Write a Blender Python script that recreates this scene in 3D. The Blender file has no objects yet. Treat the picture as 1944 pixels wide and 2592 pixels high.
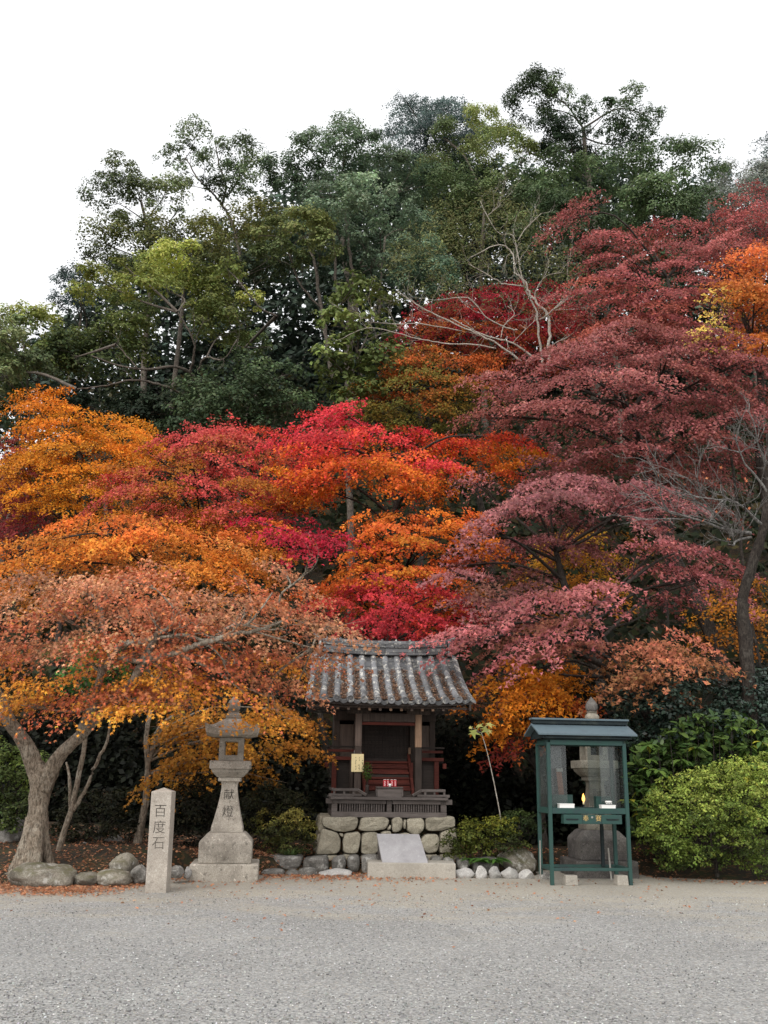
import bpy, bmesh, math, random
import numpy as np
from mathutils import Vector, Matrix, noise as mnoise

S = bpy.context.scene
COL = S.collection
R = math.radians
rng = np.random.default_rng(7)
random.seed(7)

# ------------------------------------------------------------------ camera
PITCH, ROLL, EYE, FPX = 15.27, 0.8, 1.55, 2450.0
cam_d = bpy.data.cameras.new('camera')
cam_d.sensor_fit = 'VERTICAL'; cam_d.sensor_height = 36.0; cam_d.sensor_width = 27.0
cam_d.lens = 36.0 * FPX / 2592.0
cam_d.clip_start = 0.1; cam_d.clip_end = 2000
cam = bpy.data.objects.new('camera', cam_d); COL.objects.link(cam)
cam.matrix_world = Matrix.Translation((0, 0, EYE)) @ Matrix.Rotation(R(90 + PITCH), 4, 'X') @ Matrix.Rotation(R(ROLL), 4, 'Z')
S.camera = cam

# ------------------------------------------------------------------ sky, sun, exposure
SUN_EL, SUN_AZ = 40, 205      # degrees; azimuth clockwise from +Y: the sun is behind and left of the camera
W = bpy.data.worlds.new('World'); S.world = W; W.use_nodes = True
nt = W.node_tree; nt.nodes.clear()
sky = nt.nodes.new('ShaderNodeTexSky'); sky.sky_type = 'NISHITA'; sky.sun_disc = False
sky.sun_elevation = R(SUN_EL); sky.sun_rotation = R(SUN_AZ); sky.dust_density = 4.0; sky.air_density = 1.0
hsv = nt.nodes.new('ShaderNodeHueSaturation'); hsv.inputs['Saturation'].default_value = 0.12
mixw = nt.nodes.new('ShaderNodeMixRGB'); mixw.inputs['Fac'].default_value = 0.80     # the even cloud deck over the blue
mixw.inputs['Color2'].default_value = (9.6, 9.7, 9.9, 1)
bg = nt.nodes.new('ShaderNodeBackground'); bg.inputs['Strength'].default_value = 0.115
wo = nt.nodes.new('ShaderNodeOutputWorld')
nt.links.new(sky.outputs[0], hsv.inputs['Color']); nt.links.new(hsv.outputs[0], mixw.inputs['Color1'])
nt.links.new(mixw.outputs[0], bg.inputs['Color']); nt.links.new(bg.outputs[0], wo.inputs['Surface'])
sd = bpy.data.lights.new('sun', 'SUN'); sd.energy = 1.5; sd.angle = R(40); sd.color = (1.0, 0.96, 0.9)
sun = bpy.data.objects.new('sun', sd); COL.objects.link(sun)
sun.rotation_euler = (R(90 - SUN_EL), 0, R(180 - SUN_AZ) + R(0))
_dir = Vector((math.sin(R(SUN_AZ)) * math.cos(R(SUN_EL)), math.cos(R(SUN_AZ)) * math.cos(R(SUN_EL)), math.sin(R(SUN_EL))))
sun.rotation_euler = _dir.to_track_quat('Z', 'Y').to_euler()
S.view_settings.view_transform = 'Standard'; S.view_settings.look = 'None'
S.view_settings.exposure = 0.36; S.view_settings.gamma = 1.0; S.view_settings.use_curve_mapping = False
try:
    S.cycles.use_denoising = True
    S.cycles.max_bounces = 5; S.cycles.diffuse_bounces = 3; S.cycles.glossy_bounces = 2
    S.cycles.transmission_bounces = 4; S.cycles.transparent_max_bounces = 8
except Exception:
    pass

# ------------------------------------------------------------------ maths: from a pixel of the 1944 x 2592 photograph to a point at distance Y
_p, _r = R(PITCH), R(ROLL)
_f = np.array([0, math.cos(_p), math.sin(_p)]); _u = np.array([0, -math.sin(_p), math.cos(_p)]); _x = np.array([1., 0, 0])
_X = _x * math.cos(_r) + _u * math.sin(_r); _U = -_x * math.sin(_r) + _u * math.cos(_r)
def P(px, py, Y):
    d = _f + _X * (px - 972) / FPX - _U * (py - 1296) / FPX
    return d * (Y / d[1]) + np.array([0, 0, EYE])
def Pv(px, py, Y):
    px, py, Y = np.asarray(px, float), np.asarray(py, float), np.asarray(Y, float)
    d = _f[None] + _X[None] * ((px - 972) / FPX)[:, None] - _U[None] * ((py - 1296) / FPX)[:, None]
    return d * (Y / d[:, 1])[:, None] + np.array([0, 0, EYE])
def mpp(py, Y):                       # metres per photo pixel
    q = P(972, py, Y)
    return (q[1] * math.cos(_p) + (q[2] - EYE) * math.sin(_p)) / FPX
def srgb(r, g, b, k=1.0):
    f = lambda c: (c / 255 / 12.92 if c <= 10 else ((c / 255 + 0.055) / 1.055) ** 2.4) * k
    return np.array([f(r), f(g), f(b)])

# ------------------------------------------------------------------ materials
class N:
    def __init__(s, name):
        s.m = bpy.data.materials.new(name); s.m.use_nodes = True
        s.t = s.m.node_tree; s.t.nodes.clear()
        s.out = s.n('ShaderNodeOutputMaterial'); s.b = s.n('ShaderNodeBsdfPrincipled')
        s.b.inputs['Roughness'].default_value = 0.85
        s.b.inputs['Specular IOR Level'].default_value = 0.25
        s.l(s.b.outputs[0], s.out.inputs['Surface'])
    def n(s, t, **k):
        x = s.t.nodes.new(t)
        for a, v in k.items(): setattr(x, a, v)
        return x
    def l(s, a, b): s.t.links.new(a, b)
    def coord(s, obj=True):
        tc = s.n('ShaderNodeTexCoord')
        if not obj: 
            g = s.n('ShaderNodeNewGeometry'); return g.outputs['Position']
        oi = s.n('ShaderNodeObjectInfo'); a = s.n('ShaderNodeVectorMath', operation='MULTIPLY_ADD')
        cb = s.n('ShaderNodeCombineXYZ')
        for i in range(3): s.l(oi.outputs['Random'], cb.inputs[i])
        s.l(cb.outputs[0], a.inputs[0]); a.inputs[1].default_value = (37, 91, 53); s.l(tc.outputs['Object'], a.inputs[2])
        return a.outputs[0]
    def noise(s, vec, scale, detail=4, rough=.6, dim=None):
        x = s.n('ShaderNodeTexNoise'); x.inputs['Scale'].default_value = scale; x.inputs['Detail'].default_value = detail
        x.inputs['Roughness'].default_value = rough
        if vec is not None: s.l(vec, x.inputs['Vector'])
        return x.outputs['Fac']
    def ramp(s, fac, stops):
        x = s.n('ShaderNodeValToRGB'); e = x.color_ramp.elements
        while len(e) < len(stops): e.new(0.5)
        for i, (p, c) in enumerate(stops):
            e[i].position = p; e[i].color = (*c, 1) if hasattr(c, '__len__') else (c, c, c, 1)
        s.l(fac, x.inputs[0]); return x.outputs[0]
    def mix(s, fac, a, b, mode='MIX'):
        x = s.n('ShaderNodeMixRGB', blend_type=mode)
        for i, v in ((0, fac), (1, a), (2, b)):
            if hasattr(v, 'is_linked') or hasattr(v, 'links'): s.l(v, x.inputs[i])
            elif i == 0: x.inputs[0].default_value = v
            else: x.inputs[i].default_value = (*v, 1) if hasattr(v, '__len__') else (v, v, v, 1)
        return x.outputs[0]
    def bump(s, h, strength, dist=0.01):
        x = s.n('ShaderNodeBump'); x.inputs['Strength'].default_value = strength; x.inputs['Distance'].default_value = dist
        s.l(h, x.inputs['Height']); s.l(x.outputs[0], s.b.inputs['Normal'])
    def color(s, c): s.l(c, s.b.inputs['Base Color'])

def stone_mat(name, base, dark, light, speck=160, stain=2.2, moss=None, mossamt=0.0, bump=.5, pale=0.0, darkamt=.62, blot=.5):
    k = N(name); v = k.coord()
    sp = k.noise(v, speck, 2, .7); st = k.noise(v, stain, 6, .65); fi = k.noise(v, 18, 5, .7)
    c = k.mix(k.ramp(sp, [(.36, 0), (.64, 1)]), dark, light)
    c = k.mix(.5, c, base)
    c = k.mix(k.ramp(st, [(.42, 0), (darkamt, 1)]), c, dark)                    # rain and algae stains
    c = k.mix(k.ramp(fi, [(.58, 0), (.68, .55)]), c, light)                      # lichen spots
    bl = k.noise(v, 13, 6, .72); c = k.mix(k.ramp(bl, [(.30, blot), (.44, 0)]), c, tuple(np.array(dark) * .55)); c = k.mix(k.ramp(k.noise(v, 21, 5, .75), [(.60, 0), (.67, blot)]), c, tuple(np.minimum(np.array(light) * 1.25, .68)))
    if pale: c = k.mix(k.ramp(k.noise(v, 7, 5, .7), [(.55, 0), (.62, pale)]), c, (.55, .54, .5))
    if moss:
        g = k.n('ShaderNodeNewGeometry'); sx = k.n('ShaderNodeSeparateXYZ'); k.l(g.outputs['Normal'], sx.inputs[0])
        up = k.ramp(sx.outputs['Z'], [(.25, 0), (.85, 1)])
        mm = k.ramp(k.noise(v, 5, 5, .7), [(.4, 0), (.62, 1)])
        f = k.mix(1.0, up, mm, 'MULTIPLY'); f = k.mix(1.0, f, (mossamt,) * 3, 'MULTIPLY')
        c = k.mix(f, c, moss)
    oi = k.n('ShaderNodeObjectInfo')
    c = k.mix(1.0, c, k.ramp(oi.outputs['Random'], [(0, .8), (1, 1.12)]), 'MULTIPLY')
    k.color(c)
    h = k.mix(.5, sp, fi); k.bump(h, bump, .012)
    return k.m
GRAN = stone_mat('granite_pillar', (.46, .41, .35), (.22, .19, .16), (.62, .56, .49), speck=95, stain=1.5, bump=.5, darkamt=.9)
LANT = stone_mat('lantern_stone', (.43, .39, .33), (.17, .15, .125), (.55, .50, .43), speck=80, stain=2.6, bump=1.0, darkamt=.74, blot=1.0)
LANTM = stone_mat('shaded_lantern_stone', (.30, .275, .22), (.12, .105, .085), (.40, .365, .30), speck=80, stain=2.6, bump=.9, darkamt=.72, blot=.8)  # mid-dark copy of lantern stone, shade behind the candle stand put in its colour
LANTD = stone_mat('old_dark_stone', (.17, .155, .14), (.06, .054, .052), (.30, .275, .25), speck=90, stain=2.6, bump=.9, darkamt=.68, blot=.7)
POD = stone_mat('podium_stone', (.37, .335, .255), (.20, .175, .13), (.47, .43, .34), speck=55, stain=3, bump=.9, darkamt=.85)
ROCK = stone_mat('boulder_stone', (.25, .225, .18), (.10, .09, .07), (.36, .33, .28), speck=45, stain=2.5, moss=(.11, .105, .045), mossamt=.7, bump=1.0, pale=.5)
ROCKW = stone_mat('pale_stone', (.47, .45, .42), (.22, .21, .20), (.60, .58, .55), speck=60, stain=3, bump=.9, pale=.6, darkamt=.85)
ROCKD = stone_mat('wall_stone', (.26, .245, .22), (.10, .095, .085), (.37, .35, .32), speck=50, stain=3, bump=1.0, pale=.55)
SLAB = stone_mat('polished_granite', (.40, .385, .39), (.25, .235, .24), (.52, .505, .51), speck=220, stain=2.2, bump=.2, darkamt=.72, blot=.2)
SLAB.node_tree.nodes['Principled BSDF'].inputs['Roughness'].default_value = .32
SLAB.node_tree.nodes['Principled BSDF'].inputs['Specular IOR Level'].default_value = .6
CONC = stone_mat('concrete', (.42, .385, .33), (.24, .22, .185), (.52, .48, .42), speck=120, stain=2.0, bump=.3, darkamt=.9)
INK = stone_mat('weathered_carving', (.075, .067, .056), (.035, .03, .026), (.15, .135, .11), speck=60)

def wood_mat(name, c1, c2, grain=(2, 40, 40), rough=.8):
    k = N(name); v = k.coord(); mp = k.n('ShaderNodeMapping'); mp.inputs['Scale'].default_value = grain; k.l(v, mp.inputs['Vector'])
    g = k.noise(mp.outputs[0], 1.2, 6, .65); w = k.noise(v, 3, 4, .6)
    c = k.mix(k.ramp(g, [(.3, 0), (.7, 1)]), c1, c2)
    c = k.mix(k.ramp(w, [(.45, 0), (.75, .6)]), c, tuple(np.array(c1) * .6))
    oi = k.n('ShaderNodeObjectInfo'); c = k.mix(1.0, c, k.ramp(oi.outputs['Random'], [(0, .75), (1, 1.2)]), 'MULTIPLY')
    k.color(c); k.b.inputs['Roughness'].default_value = rough; k.bump(g, .5, .006)
    return k.m
WOODG = wood_mat('grey_weathered_wood', (.07, .058, .052), (.155, .132, .122))
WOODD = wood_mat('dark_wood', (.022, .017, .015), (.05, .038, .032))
WOODP = wood_mat('dark_post_wood', (.030, .022, .018), (.075, .055, .045), (40, 40, 2))
WOODB = wood_mat('brown_post_wood', (.15, .088, .055), (.28, .18, .12), (40, 40, 2))
WOODS = wood_mat('brown_panel_wood', (.075, .055, .045), (.13, .095, .078), (30, 30, 2))
WOODR = wood_mat('faded_red_wood', (.055, .013, .010), (.12, .027, .017))
def tile_mat(name='grey_roof_tile', dk=1.0):
    k = N(name); v = k.coord()
    a = k.noise(v, 30, 4, .7); b = k.noise(v, 9, 5, .75); st = k.noise(v, 4, 4, .6)
    c = k.mix(a, (.11, .112, .12), (.22, .222, .23))
    c = k.mix(k.ramp(st, [(.45, 0), (.7, .7)]), c, (.075, .072, .07))
    c = k.mix(k.ramp(b, [(.54, 0), (.60, .9)]), c, (.50, .48, .43))             # lichen
    oi = k.n('ShaderNodeObjectInfo'); c = k.mix(1.0, c, k.ramp(oi.outputs['Random'], [(0, .65 * dk), (1, 1.25 * dk)]), 'MULTIPLY')
    k.color(c); k.b.inputs['Roughness'].default_value = .6; k.b.inputs['Specular IOR Level'].default_value = .4; k.bump(a, .4, .006)
    return k.m
TILE = tile_mat(); TILED = tile_mat('dark_pan_tile', .5); TILER = tile_mat('ridge_tile', .62)  # pan and ridge tiles toned darker than the barrel rows
def paint_mat(name, c, rough=.45, wear=(.05, .06, .05), amt=.6, lichen=0.0):
    k = N(name); v = k.coord(); a = k.noise(v, 5, 6, .7); b = k.noise(v, 45, 3, .7)
    col = k.mix(k.ramp(a, [(.5, 0), (.66, amt)]), c, wear)
    col = k.mix(k.ramp(b, [(.6, 0), (.72, .35)]), col, tuple(np.array(c) * 1.7))
    k.color(col); k.b.inputs['Roughness'].default_value = rough; k.bump(b, .15, .004); return k.m
GREEN = paint_mat('green_paint', (.028, .070, .060), .5, (.035, .045, .055))
ROOFG = paint_mat('blue_grey_sheet_metal', (.105, .145, .165), .42, (.08, .10, .115), .5)
DARKP = paint_mat('dark_underside', (.014, .022, .024), .7)
WHITE = paint_mat('white_box', (.78, .77, .74), .6, (.6, .58, .54), .3)
GOLD = paint_mat('gold_lettering', (.72, .50, .20), .5, (.35, .22, .08))
CREAM = paint_mat('cream_board', (.74, .62, .34), .6, (.60, .48, .25), .35)
REDCAN = paint_mat('red_label', (.42, .02, .03), .4, (.3, .02, .03))
PINKCAN = paint_mat('pale_label', (.75, .45, .45), .4, (.6, .3, .3))
RUST = paint_mat('rusty_board', (.20, .075, .04), .8, (.11, .05, .03))
METAL = paint_mat('dull_metal', (.32, .31, .28), .5, (.2, .18, .15))
def glass_mat():
    k = N('dusty_acrylic'); t = k.n('ShaderNodeBsdfTransparent'); t.inputs[0].default_value = (.80, .83, .82, 1)
    g = k.n('ShaderNodeBsdfGlossy'); g.inputs['Roughness'].default_value = .12; g.inputs[0].default_value = (.8, .8, .8, 1)
    d = k.n('ShaderNodeBsdfDiffuse'); d.inputs[0].default_value = (.30, .31, .30, 1)
    m1 = k.n('ShaderNodeMixShader'); m1.inputs[0].default_value = .05; k.l(t.outputs[0], m1.inputs[1]); k.l(g.outputs[0], m1.inputs[2])
    m2 = k.n('ShaderNodeMixShader'); m2.inputs[0].default_value = .055
    k.l(m1.outputs[0], m2.inputs[1]); k.l(d.outputs[0], m2.inputs[2]); k.l(m2.outputs[0], k.out.inputs['Surface'])
    return k.m
GLASS = glass_mat()
def flame_mat():
    k = N('candle_flame'); e = k.n('ShaderNodeEmission'); e.inputs[0].default_value = (1, .48, .10, 1); e.inputs[1].default_value = 3.2
    k.l(e.outputs[0], k.out.inputs['Surface']); return k.m
FLAME = flame_mat()
def leaf_mat(name, trans, rough, spec):
    k = N(name); at = k.n('ShaderNodeAttribute', attribute_name='leafcol')
    k.l(at.outputs['Color'], k.b.inputs['Base Color']); k.b.inputs['Roughness'].default_value = rough; k.b.inputs['Specular IOR Level'].default_value = spec
    t = k.n('ShaderNodeBsdfTranslucent'); k.l(at.outputs['Color'], t.inputs[0])
    m = k.n('ShaderNodeMixShader'); m.inputs[0].default_value = trans
    k.l(k.b.outputs[0], m.inputs[1]); k.l(t.outputs[0], m.inputs[2]); k.l(m.outputs[0], k.out.inputs['Surface'])
    return k.m
LEAF = leaf_mat('thin_leaf', .30, .65, .2)
LEAFG = leaf_mat('glossy_leaf', .12, .42, .35)
def bark_mat(name, c1, c2, spots=(.42, .40, .36), amt=.0, sc=14):
    k = N(name); v = k.coord(); a = k.noise(v, sc, 6, .7); b = k.noise(v, 3.5, 5, .7)
    mp = k.n('ShaderNodeMapping'); mp.inputs['Scale'].default_value = (1, 1, .25); k.l(v, mp.inputs['Vector'])
    f = k.noise(mp.outputs[0], 40, 4, .7)
    c = k.mix(k.ramp(a, [(.35, 0), (.65, 1)]), c1, c2); c = k.mix(k.ramp(b, [(.5, 0), (.66, amt)]), c, spots)
    c = k.mix(k.ramp(f, [(.40, .8), (.52, 0)]), c, tuple(np.array(c1) * .45))  # bark crevices darkened: their shade is put into the colour
    k.color(c); hb = k.mix(.5, f, a); k.bump(hb, 1.0, .05); return k.m
BARK = bark_mat('maple_bark', (.16, .125, .09), (.37, .31, .24), (.48, .44, .36), .85, 22)
BARKD = bark_mat('dark_bark', (.028, .022, .018), (.065, .052, .042), (.12, .11, .095), .4)
BARKP = bark_mat('pale_bark', (.33, .29, .24), (.54, .49, .42), (.62, .59, .53), .6)
BARKG = bark_mat('grey_twig_bark', (.13, .12, .11), (.27, .255, .24), (.40, .39, .36), .6)
BARKE = bark_mat('forest_bark', (.085, .07, .058), (.19, .155, .125), (.26, .24, .2), .5)

def gravel_mat():
    k = N('gravel'); v = k.coord(False)
    vo = k.n('ShaderNodeTexVoronoi'); vo.inputs['Scale'].default_value = 58; k.l(v, vo.inputs['Vector'])
    v2 = k.n('ShaderNodeTexVoronoi'); v2.inputs['Scale'].default_value = 120; k.l(v, v2.inputs['Vector'])
    sp = k.n('ShaderNodeSeparateColor'); k.l(vo.outputs['Color'], sp.inputs[0])
    s2 = k.n('ShaderNodeSeparateColor'); k.l(v2.outputs['Color'], s2.inputs[0])
    c = k.ramp(sp.outputs[0], [(0, (.13, .133, .14)), (.3, (.245, .244, .238)), (.7, (.345, .342, .330)), (.9, (.425, .42, .405)), (1, (.60, .595, .575))])
    c2 = k.ramp(s2.outputs[0], [(0, (.14, .14, .138)), (.5, (.265, .262, .255)), (1, (.42, .41, .395))])
    c = k.mix(.30, c, c2)
    c = k.mix(k.ramp(sp.outputs[1], [(.85, 0), (1, .4)]), c, (.36, .29, .21))
    # packed sandy earth: grows towards the planted border, and in patches
    sand = k.mix(k.noise(v, 220, 2, .7), (.33, .285, .21), (.50, .445, .345))
    sx = k.n('ShaderNodeSeparateXYZ'); k.l(v, sx.inputs[0])
    mr = k.n('ShaderNodeMapRange'); k.l(sx.outputs['Y'], mr.inputs[0]); mr.inputs[1].default_value = 9.5; mr.inputs[2].default_value = 16.2; mr.inputs[3].default_value = -.14; mr.inputs[4].default_value = .36
    mp = k.n('ShaderNodeMapping'); mp.inputs['Scale'].default_value = (.55, 1.2, 1); k.l(v, mp.inputs['Vector'])
    n1 = k.noise(mp.outputs[0], 1.1, 6, .7); ad = k.n('ShaderNodeMath', operation='ADD'); k.l(n1, ad.inputs[0]); k.l(mr.outputs[0], ad.inputs[1])
    sf = k.ramp(ad.outputs[0], [(.50, .08), (.72, .88)])
    fine = k.ramp(k.noise(v, 30, 3, .7), [(.38, .25), (.62, 1)])
    sf = k.mix(1.0, sf, fine, 'MULTIPLY')
    c = k.mix(sf, c, sand)
    c = k.mix(1.0, c, k.ramp(k.noise(v, .5, 4, .6), [(.3, .88), (.7, 1.08)]), 'MULTIPLY')
    k.color(c)
    inv = k.n('ShaderNodeMath', operation='SUBTRACT'); inv.inputs[0].default_value = 1; k.l(vo.outputs['Distance'], inv.inputs[1])
    k.bump(inv.outputs[0], .75, .012); k.b.inputs['Roughness'].default_value = .9
    return k.m
GRAVEL = gravel_mat()
def pebble_mat():
    k = N('gravel_stone'); at = k.n('ShaderNodeAttribute', attribute_name='leafcol'); k.l(at.outputs['Color'], k.b.inputs['Base Color']); return k.m
PEBBLE = pebble_mat()
def soil_mat():
    k = N('leaf_litter_soil'); v = k.coord(False)
    a = k.noise(v, 6, 6, .7); vo = k.n('ShaderNodeTexVoronoi'); vo.inputs['Scale'].default_value = 22; k.l(v, vo.inputs['Vector'])
    sp = k.n('ShaderNodeSeparateColor'); k.l(vo.outputs['Color'], sp.inputs[0])
    c = k.mix(a, (.014, .011, .008), (.036, .029, .018)); c = k.mix(k.ramp(k.noise(v, 2.5, 5, .7), [(.5, 0), (.62, .8)]), c, (.030, .034, .012)); c = k.mix(k.ramp(sp.outputs[0], [(.72, 0), (.82, .7)]), c, (.10, .05, .022))
    k.color(c); k.bump(a, .8, .03); return k.m
SOIL = soil_mat()

# ------------------------------------------------------------------ mesh helpers
class MB:
    def __init__(s): s.v = []; s.f = []
    def add(s, vs, fs):
        o = len(s.v); s.v += [tuple(map(float, q)) for q in vs]; s.f += [[o + i for i in f] for f in fs]; return s
    def box(s, cx, cy, cz, sx, sy, sz, top=(1, 1), rz=0, rx=0, ry=0):
        vs = []
        M = Matrix.Translation((cx, cy, cz)) @ Matrix.Rotation(rz, 4, 'Z') @ Matrix.Rotation(ry, 4, 'Y') @ Matrix.Rotation(rx, 4, 'X')
        for z in (-.5, .5):
            kx, ky = (1, 1) if z < 0 else top
            for x, y in ((-.5, -.5), (.5, -.5), (.5, .5), (-.5, .5)): vs.append(M @ Vector((x * sx * kx, y * sy * ky, z * sz)))
        return s.add(vs, [[3, 2, 1, 0], [4, 5, 6, 7], [0, 1, 5, 4], [1, 2, 6, 5], [2, 3, 7, 6], [3, 0, 4, 7]])
    def rings(s, rings, cap=True):             # list of equal-length rings
        n = len(rings[0]); vs = [q for r in rings for q in r]; fs = []
        for i in range(len(rings) - 1):
            for j in range(n):
                k = (j + 1) % n; fs.append([i * n + j, i * n + k, (i + 1) * n + k, (i + 1) * n + j])
        if cap: fs.append(list(range(n))[::-1]); fs.append([(len(rings) - 1) * n + j for j in range(n)])
        return s.add(vs, fs)
    def sq(s, prof, cx=0, cy=0):               # square lathe: profile of (half width, z)
        return s.rings([[(cx - h, cy - h, z), (cx + h, cy - h, z), (cx + h, cy + h, z), (cx - h, cy + h, z)] for h, z in prof])
    def lathe(s, prof, n=16, cx=0, cy=0):
        return s.rings([[(cx + r * math.cos(2 * math.pi * j / n), cy + r * math.sin(2 * math.pi * j / n), z) for j in range(n)] for r, z in prof])
    def tube(s, pts, rad, n=7, cap=True, lump=0.0):
        pts = [Vector(q) for q in pts]; rings = []; up = Vector((.13, .31, .94))
        for i, q in enumerate(pts):
            t = (pts[min(i + 1, len(pts) - 1)] - pts[max(i - 1, 0)])
            if t.length < 1e-6: t = Vector((0, 0, 1))
            t.normalize(); a = t.cross(up)
            if a.length < .05: a = t.cross(Vector((1, 0, 0)))
            a.normalize(); b = t.cross(a); r = rad[i] if hasattr(rad, '__len__') else rad
            rings.append([q + (a * math.cos(2 * math.pi * j / n) + b * math.sin(2 * math.pi * j / n)) * r * (1 + lump * mnoise.noise(q * 1.7 + Vector((j * 1.3, 0, 0))) + lump * .6 * mnoise.noise(q * 6 + Vector((0, j * 2.1, 0)))) for j in range(n)])
        return s.rings(rings, cap)
    def obj(s, name, mat, parent=None, smooth=False, bevel=0, seg=2, kind=None, label=None):
        m = bpy.data.meshes.new(name); m.from_pydata(s.v, [], s.f); m.update()
        bm = bmesh.new(); bm.from_mesh(m); bmesh.ops.recalc_face_normals(bm, faces=bm.faces); bm.to_mesh(m); bm.free()
        return link(name, m, mat, parent, smooth, bevel, seg, kind, label)
def link(name, m, mat, parent=None, smooth=False, bevel=0, seg=2, kind=None, label=None):
    if mat and not m.materials: m.materials.append(mat)
    if smooth: m.polygons.foreach_set('use_smooth', np.ones(len(m.polygons), bool))
    o = bpy.data.objects.new(name, m); COL.objects.link(o)
    if parent: o.parent = parent
    if bevel:
        b = o.modifiers.new('edge', 'BEVEL'); b.width = bevel; b.segments = seg; b.limit_method = 'ANGLE'; b.angle_limit = R(28)
    if kind: o['kind'] = kind
    if label: o['label'] = label
    return o
def thing(name, label, cat, loc=(0, 0, 0), rz=0, group=None):
    o = bpy.data.objects.new(name, None); COL.objects.link(o); o.empty_display_size = .2
    o.location = loc; o.rotation_euler = (0, 0, rz); return tag(o, label, cat, group)
def tag(o, label, cat, group=None):
    o['label'] = label; o['category'] = cat
    if group: o['group'] = group
    return o
def spline(pts, k=6):                           # Catmull-Rom through rows of numbers
    p = np.asarray(pts, float); p = np.vstack([2 * p[0] - p[1], p, 2 * p[-1] - p[-2]]); out = []
    for i in range(1, len(p) - 2):
        for t in np.linspace(0, 1, k, endpoint=False):
            out.append(.5 * (2 * p[i] + (p[i + 1] - p[i - 1]) * t + (2 * p[i - 1] - 5 * p[i] + 4 * p[i + 1] - p[i + 2]) * t * t + (3 * p[i] - p[i - 1] - 3 * p[i + 1] + p[i + 2]) * t ** 3))
    out.append(p[-2]); return np.array(out)
def text_obj(txt, size, mat, parent, M, name, extrude=.0015):
    c = bpy.data.curves.new('text', 'FONT'); c.body = txt; c.size = size; c.extrude = extrude; c.align_x = 'CENTER'; c.align_y = 'CENTER'; c.resolution_u = 4; c.offset = -size * .012
    t = bpy.data.objects.new('text', c); COL.objects.link(t)
    dg = bpy.context.evaluated_depsgraph_get(); m = bpy.data.meshes.new_from_object(t.evaluated_get(dg))
    bpy.data.objects.remove(t); bpy.data.curves.remove(c)
    m.materials.clear(); o = link(name, m, mat, parent); o.matrix_local = M; return o

# ------------------------------------------------------------------ terrain
BX = [-60, -7, -4.6, -3.5, -3.15, -1.75, -1.5, 1.2, 2.5, 2.8, 4.3, 4.55, 6, 60]
BY = [14.0, 14.2, 14.35, 14.75, 16.5, 16.5, 16.78, 16.85, 16.9, 17.95, 17.95, 16.75, 16.35, 16.2]
def hgt(x, y):
    x, y = np.asarray(x, float), np.asarray(y, float)
    yb = np.interp(x, BX, BY); w = np.interp(x, [-3.6, -3.1, 2.6, 4.6, 6], [2.2, .35, .35, 1.6, 2.0])
    s = np.clip((y - yb) / w, 0, 1); s = s * s * (3 - 2 * s)
    e = np.maximum(y - 22.5, 0); hill = .74 * e * e / (e + 3.0)
    hill = np.minimum(hill, 34 + (hill - 34) * .1) * np.interp(x, [-70, -28, -17], [.12, .45, 1])
    n = .10 * np.sin(x * .9 + 1.3) * np.sin(y * .7 + .4) * np.clip((y - yb) / 4, 0, 1)
    A = np.interp(x, [-2.2, -1.5, 1.4, 2.4, 4.6, 5.5], [.35, .20, .20, .26, .26, .35])
    return np.where(y < yb, -.06 + .0 * y, -.03 + A * s + .03 * np.clip(y - yb, 0, 6) + hill + n)
def make_ground():
    m = bpy.data.meshes.new('gravel_ground'); m.from_pydata([(-300, -300, 0), (300, -300, 0), (300, 300, 0), (-300, 300, 0)], [], [[0, 1, 2, 3]])
    link('gravel_ground', m, GRAVEL, kind='structure')
    xs = np.unique(np.concatenate([np.linspace(-150, -12, 24), np.linspace(-12, 12, 130), np.linspace(12, 150, 24)]))
    ys = np.unique(np.concatenate([np.linspace(13.6, 20, 56), np.linspace(20, 60, 50), np.linspace(60, 200, 24)]))
    X, Y = np.meshgrid(xs, ys); Z = hgt(X, Y); nx, ny = len(xs), len(ys)
    vs = np.stack([X, Y, Z], -1).reshape(-1, 3)
    i = (np.arange(ny - 1)[:, None] * nx + np.arange(nx - 1)[None]).reshape(-1)
    fs = np.stack([i, i + 1, i + nx + 1, i + nx], 1)
    m = bpy.data.meshes.new('hillside'); m.from_pydata(vs.tolist(), [], fs.tolist())
    link('hillside', m, SOIL, smooth=True, kind='structure')
make_ground()

# ------------------------------------------------------------------ leaves
def tpl(kind):
    if kind == 'kite': return np.array([(0, -.5, 0), (.30, -.02, .05), (0, .5, -.03), (-.30, -.02, .05)])
    if kind == 'oval': return np.array([(0, -.5, 0), (.24, -.18, .04), (.22, .16, .02), (0, .5, -.08), (-.22, .16, .02), (-.24, -.18, .04)])
    if kind == 'lance': return np.array([(0, -.5, 0), (.13, -.2, .03), (.13, .12, .02), (0, .5, -.12), (-.13, .12, .02), (-.13, -.2, .03)])
    if kind == 'three':
        return np.array([(0, -.35, 0), (.42, -.28, -.03), (.16, .02, .03), (0, .62, -.06), (-.16, .02, .03), (-.42, -.28, -.03)])
    if kind == 'maple':
        q = []
        for i, (a, r) in enumerate([(-155, .36), (-112, .20), (-65, .50), (-32, .20), (0, .62), (32, .20), (65, .50), (112, .20), (155, .36), (180, .12)]):
            q.append((r * math.sin(R(a)), r * math.cos(R(a)), -.08 if r > .3 else .03))
        return np.array(q)
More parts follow.
